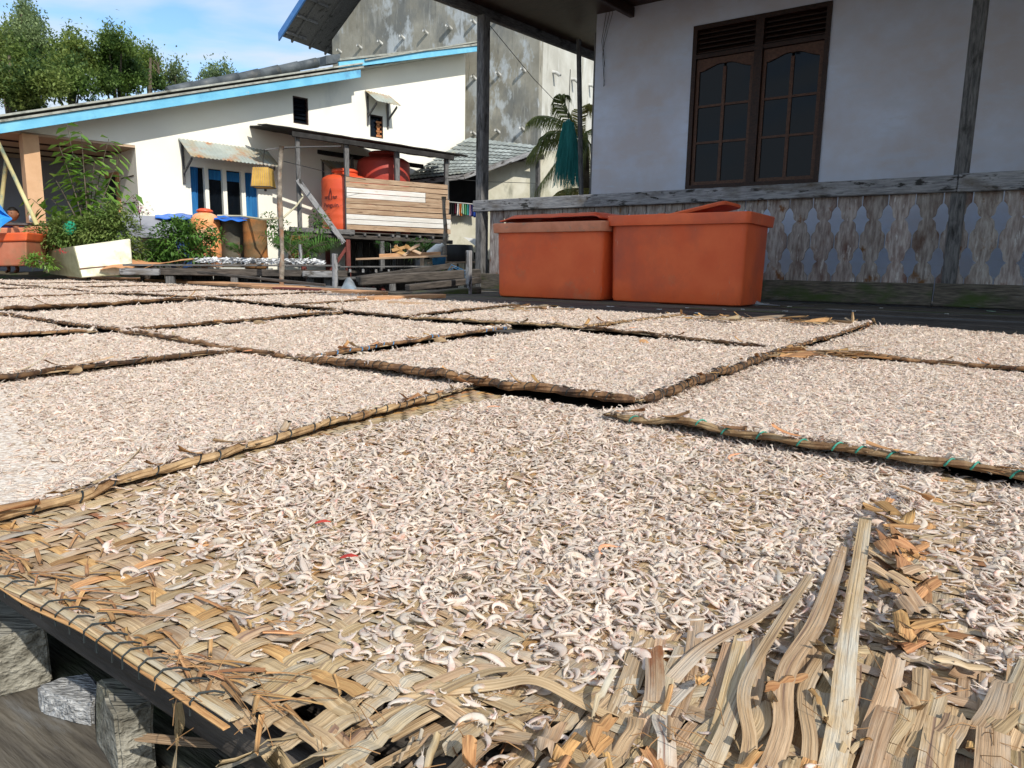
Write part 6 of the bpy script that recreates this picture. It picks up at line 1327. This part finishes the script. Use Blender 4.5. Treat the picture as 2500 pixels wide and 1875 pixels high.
# ferns
def fern(x, y, Y, n, L, lb):
    b = AT(x, y, Y); root = thing('fern', b, lb, 'fern', 'ferns growing behind the drying table')
    lv = Leaves(); st = MB()
    for i in range(n):
        a = rnd(0, 6.28); d = Vector((math.cos(a) * .7, math.sin(a) * .3 - .2, rnd(.8, 1.4))).normalized(); K = 14; l = L * rnd(.6, 1.1)
        P = [b + d * l * t + Vector((math.cos(a) * .3, 0, -.35)) * l * t * t for t in lin(0, 1, K)]; st.tube(P, .004, 4)
        for k in range(2, K):
            dd = (P[k] - P[k - 1]).normalized(); s_ = dd.cross(Vector((0, 1, 0))).normalized(); w = l * .28 * math.sin(k / K * 2.8)
            for sg in (-1, 1): lv.add(P[k], s_ * sg + dd * .4, w, .028, .2)
    lv.b.build('fronds', FERN, parent=root); st.build('stalk', TRUNK, parent=root)
fern(625, 550, 11.2, 9, .55, 'big fern at the foot of the knotty pole'); fern(655, 552, 11.4, 9, .6, 'fern clump just right of the knotty pole, beside the small grey peg'); fern(692, 552, 11.5, 8, .5, 'fern under the left end of the tank stand'); fern(520, 552, 11.4, 6, .35, 'low pale fern before the rusty drums'); fern(837, 545, 11.6, 4, .3, 'single small fern under the middle of the tank stand')
o = plank('short_post', None, AT(649, 560, 11.0), AT(649, 528, 11.0), .04, .04, WOODRAIL, up=U); tag(o, 'small pale peg in front of the ferns', 'post')
# ---- coconut palm and hanging net
cp = thing('coconut_palm', AT(1262, 480, 13.2), 'coconut palm with drooping fronds between the low wing and the veranda', 'palm')
crown = AT(1262, 292, 13.2); MB().tube([AT(1268, 600, 13.2) - Z * .5, AT(1266, 450, 13.2), crown], [.11, .09, .07], 10).build('trunk', TRUNK, parent=cp, smooth=True)
fr_ = [((1185, 235), (1150, 255), 0), ((1150, 300), (1148, 330), 0), ((1195, 215), (1215, 205), 0), ((1235, 210), (1290, 230), 1), ((1170, 270), (1175, 300), 0), ((1300, 250), (1340, 330), 0), ((1200, 400), (1195, 428), 1), ((1250, 400), (1300, 440), 0), ((1215, 330), (1165, 400), 0), ((1240, 330), (1220, 430), 0), ((1290, 330), (1330, 420), 0)]
for i, (mdp, tip, yel) in enumerate(fr_):
    Yd = 13.2 + rnd(-.5, .3); m_, e = AT(*mdp, Yd), AT(*tip, Yd - .1); st0 = crown if i != 6 else AT(1290, 410, 13); K = 48; P = [((1 - t) ** 2) * st0 + 2 * t * (1 - t) * m_ + t * t * e for t in lin(0, 1, K)]
    fo = bpy.data.objects.new('frond', None); C.objects.link(fo); put(fo, crown, cp)
    MB().tube(P, [max(.004, .018 * (1 - t)) for t in lin(0, 1, K)], 5).build('rachis', PALMY, parent=fo)
    lb_ = MB()
    for k in range(2, K):
        d = (P[min(K - 1, k + 1)] - P[k - 1]).normalized(); w = .34 * math.sin(min(1, .25 + k / K) * 2.6) + .08
        for sg in (-1, 1):
            for rep in range(2):
                s_ = d.cross(Z).normalized() * sg; q = P[k] + d * rnd(-.02, .02); mid_ = q + s_ * w * .35 + d * w * .3 - Z * w * .15; en = q + s_ * w * .45 + d * w * .55 - Z * w * rnd(.6, 1.0); t_ = d * .0065
                lb_.add([q - t_, q + t_, mid_ + t_ * 1.2, en, mid_ - t_ * 1.2], [(0, 1, 2, 4), (4, 2, 3)])
    lb_.build('leaflets', PALMY if yel else PALM, parent=fo)
nb = thing('fishing_net', AT(1228, 262, 12.3), 'teal fishing net hung up in a drooping bundle before the palm', 'net')
V, Fc = lathe([(.02, 0), (.06, -.03), (.08, -.12), (.06, -.25), (.08, -.5), (.07, -.80)][::-1], Vector((0, 0, 0)), 36); c_ = AT(1228, 258, 12.3); kk = AT(1228, 258, 12.3).z - AT(1228, 392, 12.3).z
V = [tuple(c_ + Vector((x * .85 * (1 + .22 * math.sin(9 * math.atan2(y, x)) * min(1, -z * 1.6)), y * (1 + .22 * math.sin(9 * math.atan2(y, x))), z * kk / .95))) for x, y, z in V]; mesh_obj('bundle', V, Fc, NET, c_, nb, True)
sb = MB()
for k in range(420):
    a = rnd(0, 6.28); r0, r1 = rnd(.04, .09), rnd(.06, .25); l = kk * rnd(.55, 1.12); p = c_ + Vector((math.cos(a) * r0, math.sin(a) * r0, -.05)); q = c_ + Vector((math.cos(a) * .12, math.sin(a) * .1, -l * .35)); e = c_ + Vector((math.cos(a) * r1, math.sin(a) * r1 * .6, -l)); sb.tube([p, q, e], .0045, 3, cap=False)
tag(sb.build('net_strands', NET, parent=nb), kind='stuff')
MB().tube([c_ - Z * .02, AT(1232, 150, 12.3)], .006, 5).build('hanging_cord', CORD, parent=nb)
o = plank('pole', None, AT(1262, 420, 11.4) - Z * 1.0, AT(1250, 85, 11.4), .06, .06, WOODG, up=U); tag(o, 'slim grey pole standing between the palm and the house corner', 'pole')

# ================================================================== TREES BEHIND THE HOUSE
def far_tree(lb, x, ybase, Y, blobs, n, leaf, m, name='leafy_tree', cat='tree'):
    b = AT(x, ybase, Y); b.z = -1; root = thing(name, b, lb, cat, 'trees behind the white house'); lv = Leaves(); st = MB(); k_ = Y / 1720 * 1.13
    top = AT(x, min(q[1] for q in blobs), Y); st.tube([b, b.lerp(top, .5) + Vector((rnd(-.3, .3), 0, 0)), top], [.28, .18, .04], 8)
    tot = sum(q[2] * q[3] for q in blobs)
    for (bx_, by_, rx, ry) in blobs:
        c = AT(bx_, by_, Y + rnd(-1.2, 1.2)); R_ = (rx * k_ * .85, rx * k_ * .8, ry * k_ * .85); s0_ = b.lerp(top, rnd(.45, .8)); st.tube([s0_, s0_.lerp(c, .5) + Z * .2, c], [.08, .05, .02], 5)
        nc = max(6, int(26 * rx * ry / 1500))
        cl = [c + Vector((v.x * R_[0], v.y * R_[1], v.z * R_[2])) for v in [Vector((random.gauss(0, 1), random.gauss(0, 1), random.gauss(0, 1))).normalized() * random.random() ** .4 for _ in range(nc)]]
        for _ in range(int(.75 * n * rx * ry / tot)):
            q = random.choice(cl) + Vector((random.gauss(0, .15), random.gauss(0, .2), abs(random.gauss(0, .42)) - .2)) * (Y / 30) * (min(rx, ry) / 30) ** .4
            lv.add(q, Vector((rnd(-1, 1), rnd(-1, 1), rnd(-.2, 1.6))), leaf * rnd(.6, 1.4), leaf * rnd(.35, .6), .3)
    lv.b.build('crown', m, parent=root); st.build('trunk', TRUNK, parent=root)
far_tree('tall dark tree with a narrow top at the left picture edge', 45, 300, 27, [(50, 30, 17, 24), (68, 62, 22, 22), (38, 68, 22, 18), (55, 100, 40, 28), (20, 110, 40, 28), (80, 100, 22, 24)], 15000, .13, LEAFT2)
far_tree('broad green tree filling the left edge above the roof', 20, 300, 25, [(0, 120, 45, 40), (50, 160, 50, 45), (10, 200, 60, 40), (90, 190, 40, 40), (60, 220, 50, 28), (0, 160, 50, 40)], 20000, .16, LEAFT)
far_tree('rounded bright green tree left of the middle of the tree row', 150, 300, 27, [(160, 105, 24, 20), (135, 130, 32, 28), (180, 130, 30, 26), (150, 165, 50, 35), (110, 180, 40, 32), (170, 200, 45, 22)], 17000, .15, LEAFT)
far_tree('rounded olive green tree with the highest crown of the middle group', 250, 300, 28, [(235, 98, 20, 16), (262, 108, 26, 20), (280, 125, 24, 22), (240, 135, 36, 30), (225, 165, 42, 30), (280, 165, 38, 30), (250, 190, 45, 18)], 17000, .15, LEAFT)
far_tree('thin topped tree where the row falls to the right', 325, 290, 29, [(312, 125, 14, 12), (325, 145, 20, 18), (318, 170, 28, 24), (335, 188, 20, 14)], 7000, .14, LEAFT)
far_tree('small sparse tree right of the tree row behind the roof', 378, 280, 31, [(378, 160, 14, 12), (368, 180, 22, 14), (390, 175, 16, 16), (385, 196, 28, 10)], 2600, .15, LEAFT2)
far_tree('small isolated tree tuft behind the roof towards the grey ridge', 470, 280, 33, [(462, 160, 13, 12), (485, 160, 13, 14), (440, 172, 10, 9), (470, 176, 26, 10), (448, 182, 14, 8), (500, 172, 10, 8)], 2600, .15, LEAFT2)
# bare twigs sticking up from two of them
tw = MB()
for x, y, Yd in ((352, 150, 30), (372, 140, 31), (430, 160, 33), (455, 150, 33), (478, 142, 33), (498, 155, 33), (515, 165, 33), (340, 120, 29)):
    b_ = AT(x + 4, y + 40, Yd); 
    for _ in range(5): e = AT(x + rnd(-12, 12), y + rnd(-8, 14), Yd); tw.tube([b_, b_.lerp(e, .6) + Vector((rnd(-.1, .1), 0, 0)), e], [.025, .015, .006], 4, cap=False)
tag(tw.build('bare_twigs', TRUNK), 'thin bare branches sticking up above the far trees', 'branches', kind='stuff')
hedge = []
o = bush('hedge', 'dark trees mass seen beyond the porch at the left edge', 'hedge', Vector((-14, 18, -1)), [(Vector((-13.5, 18.5, 1.0)), (2.5, 1.2, 1.4)), (Vector((-17, 19, 1.5)), (3, 1.5, 2))], 3500, .22, LEAFT)
print('objects', len(bpy.data.objects), 'verts', sum(len(m.vertices) for m in bpy.data.meshes))
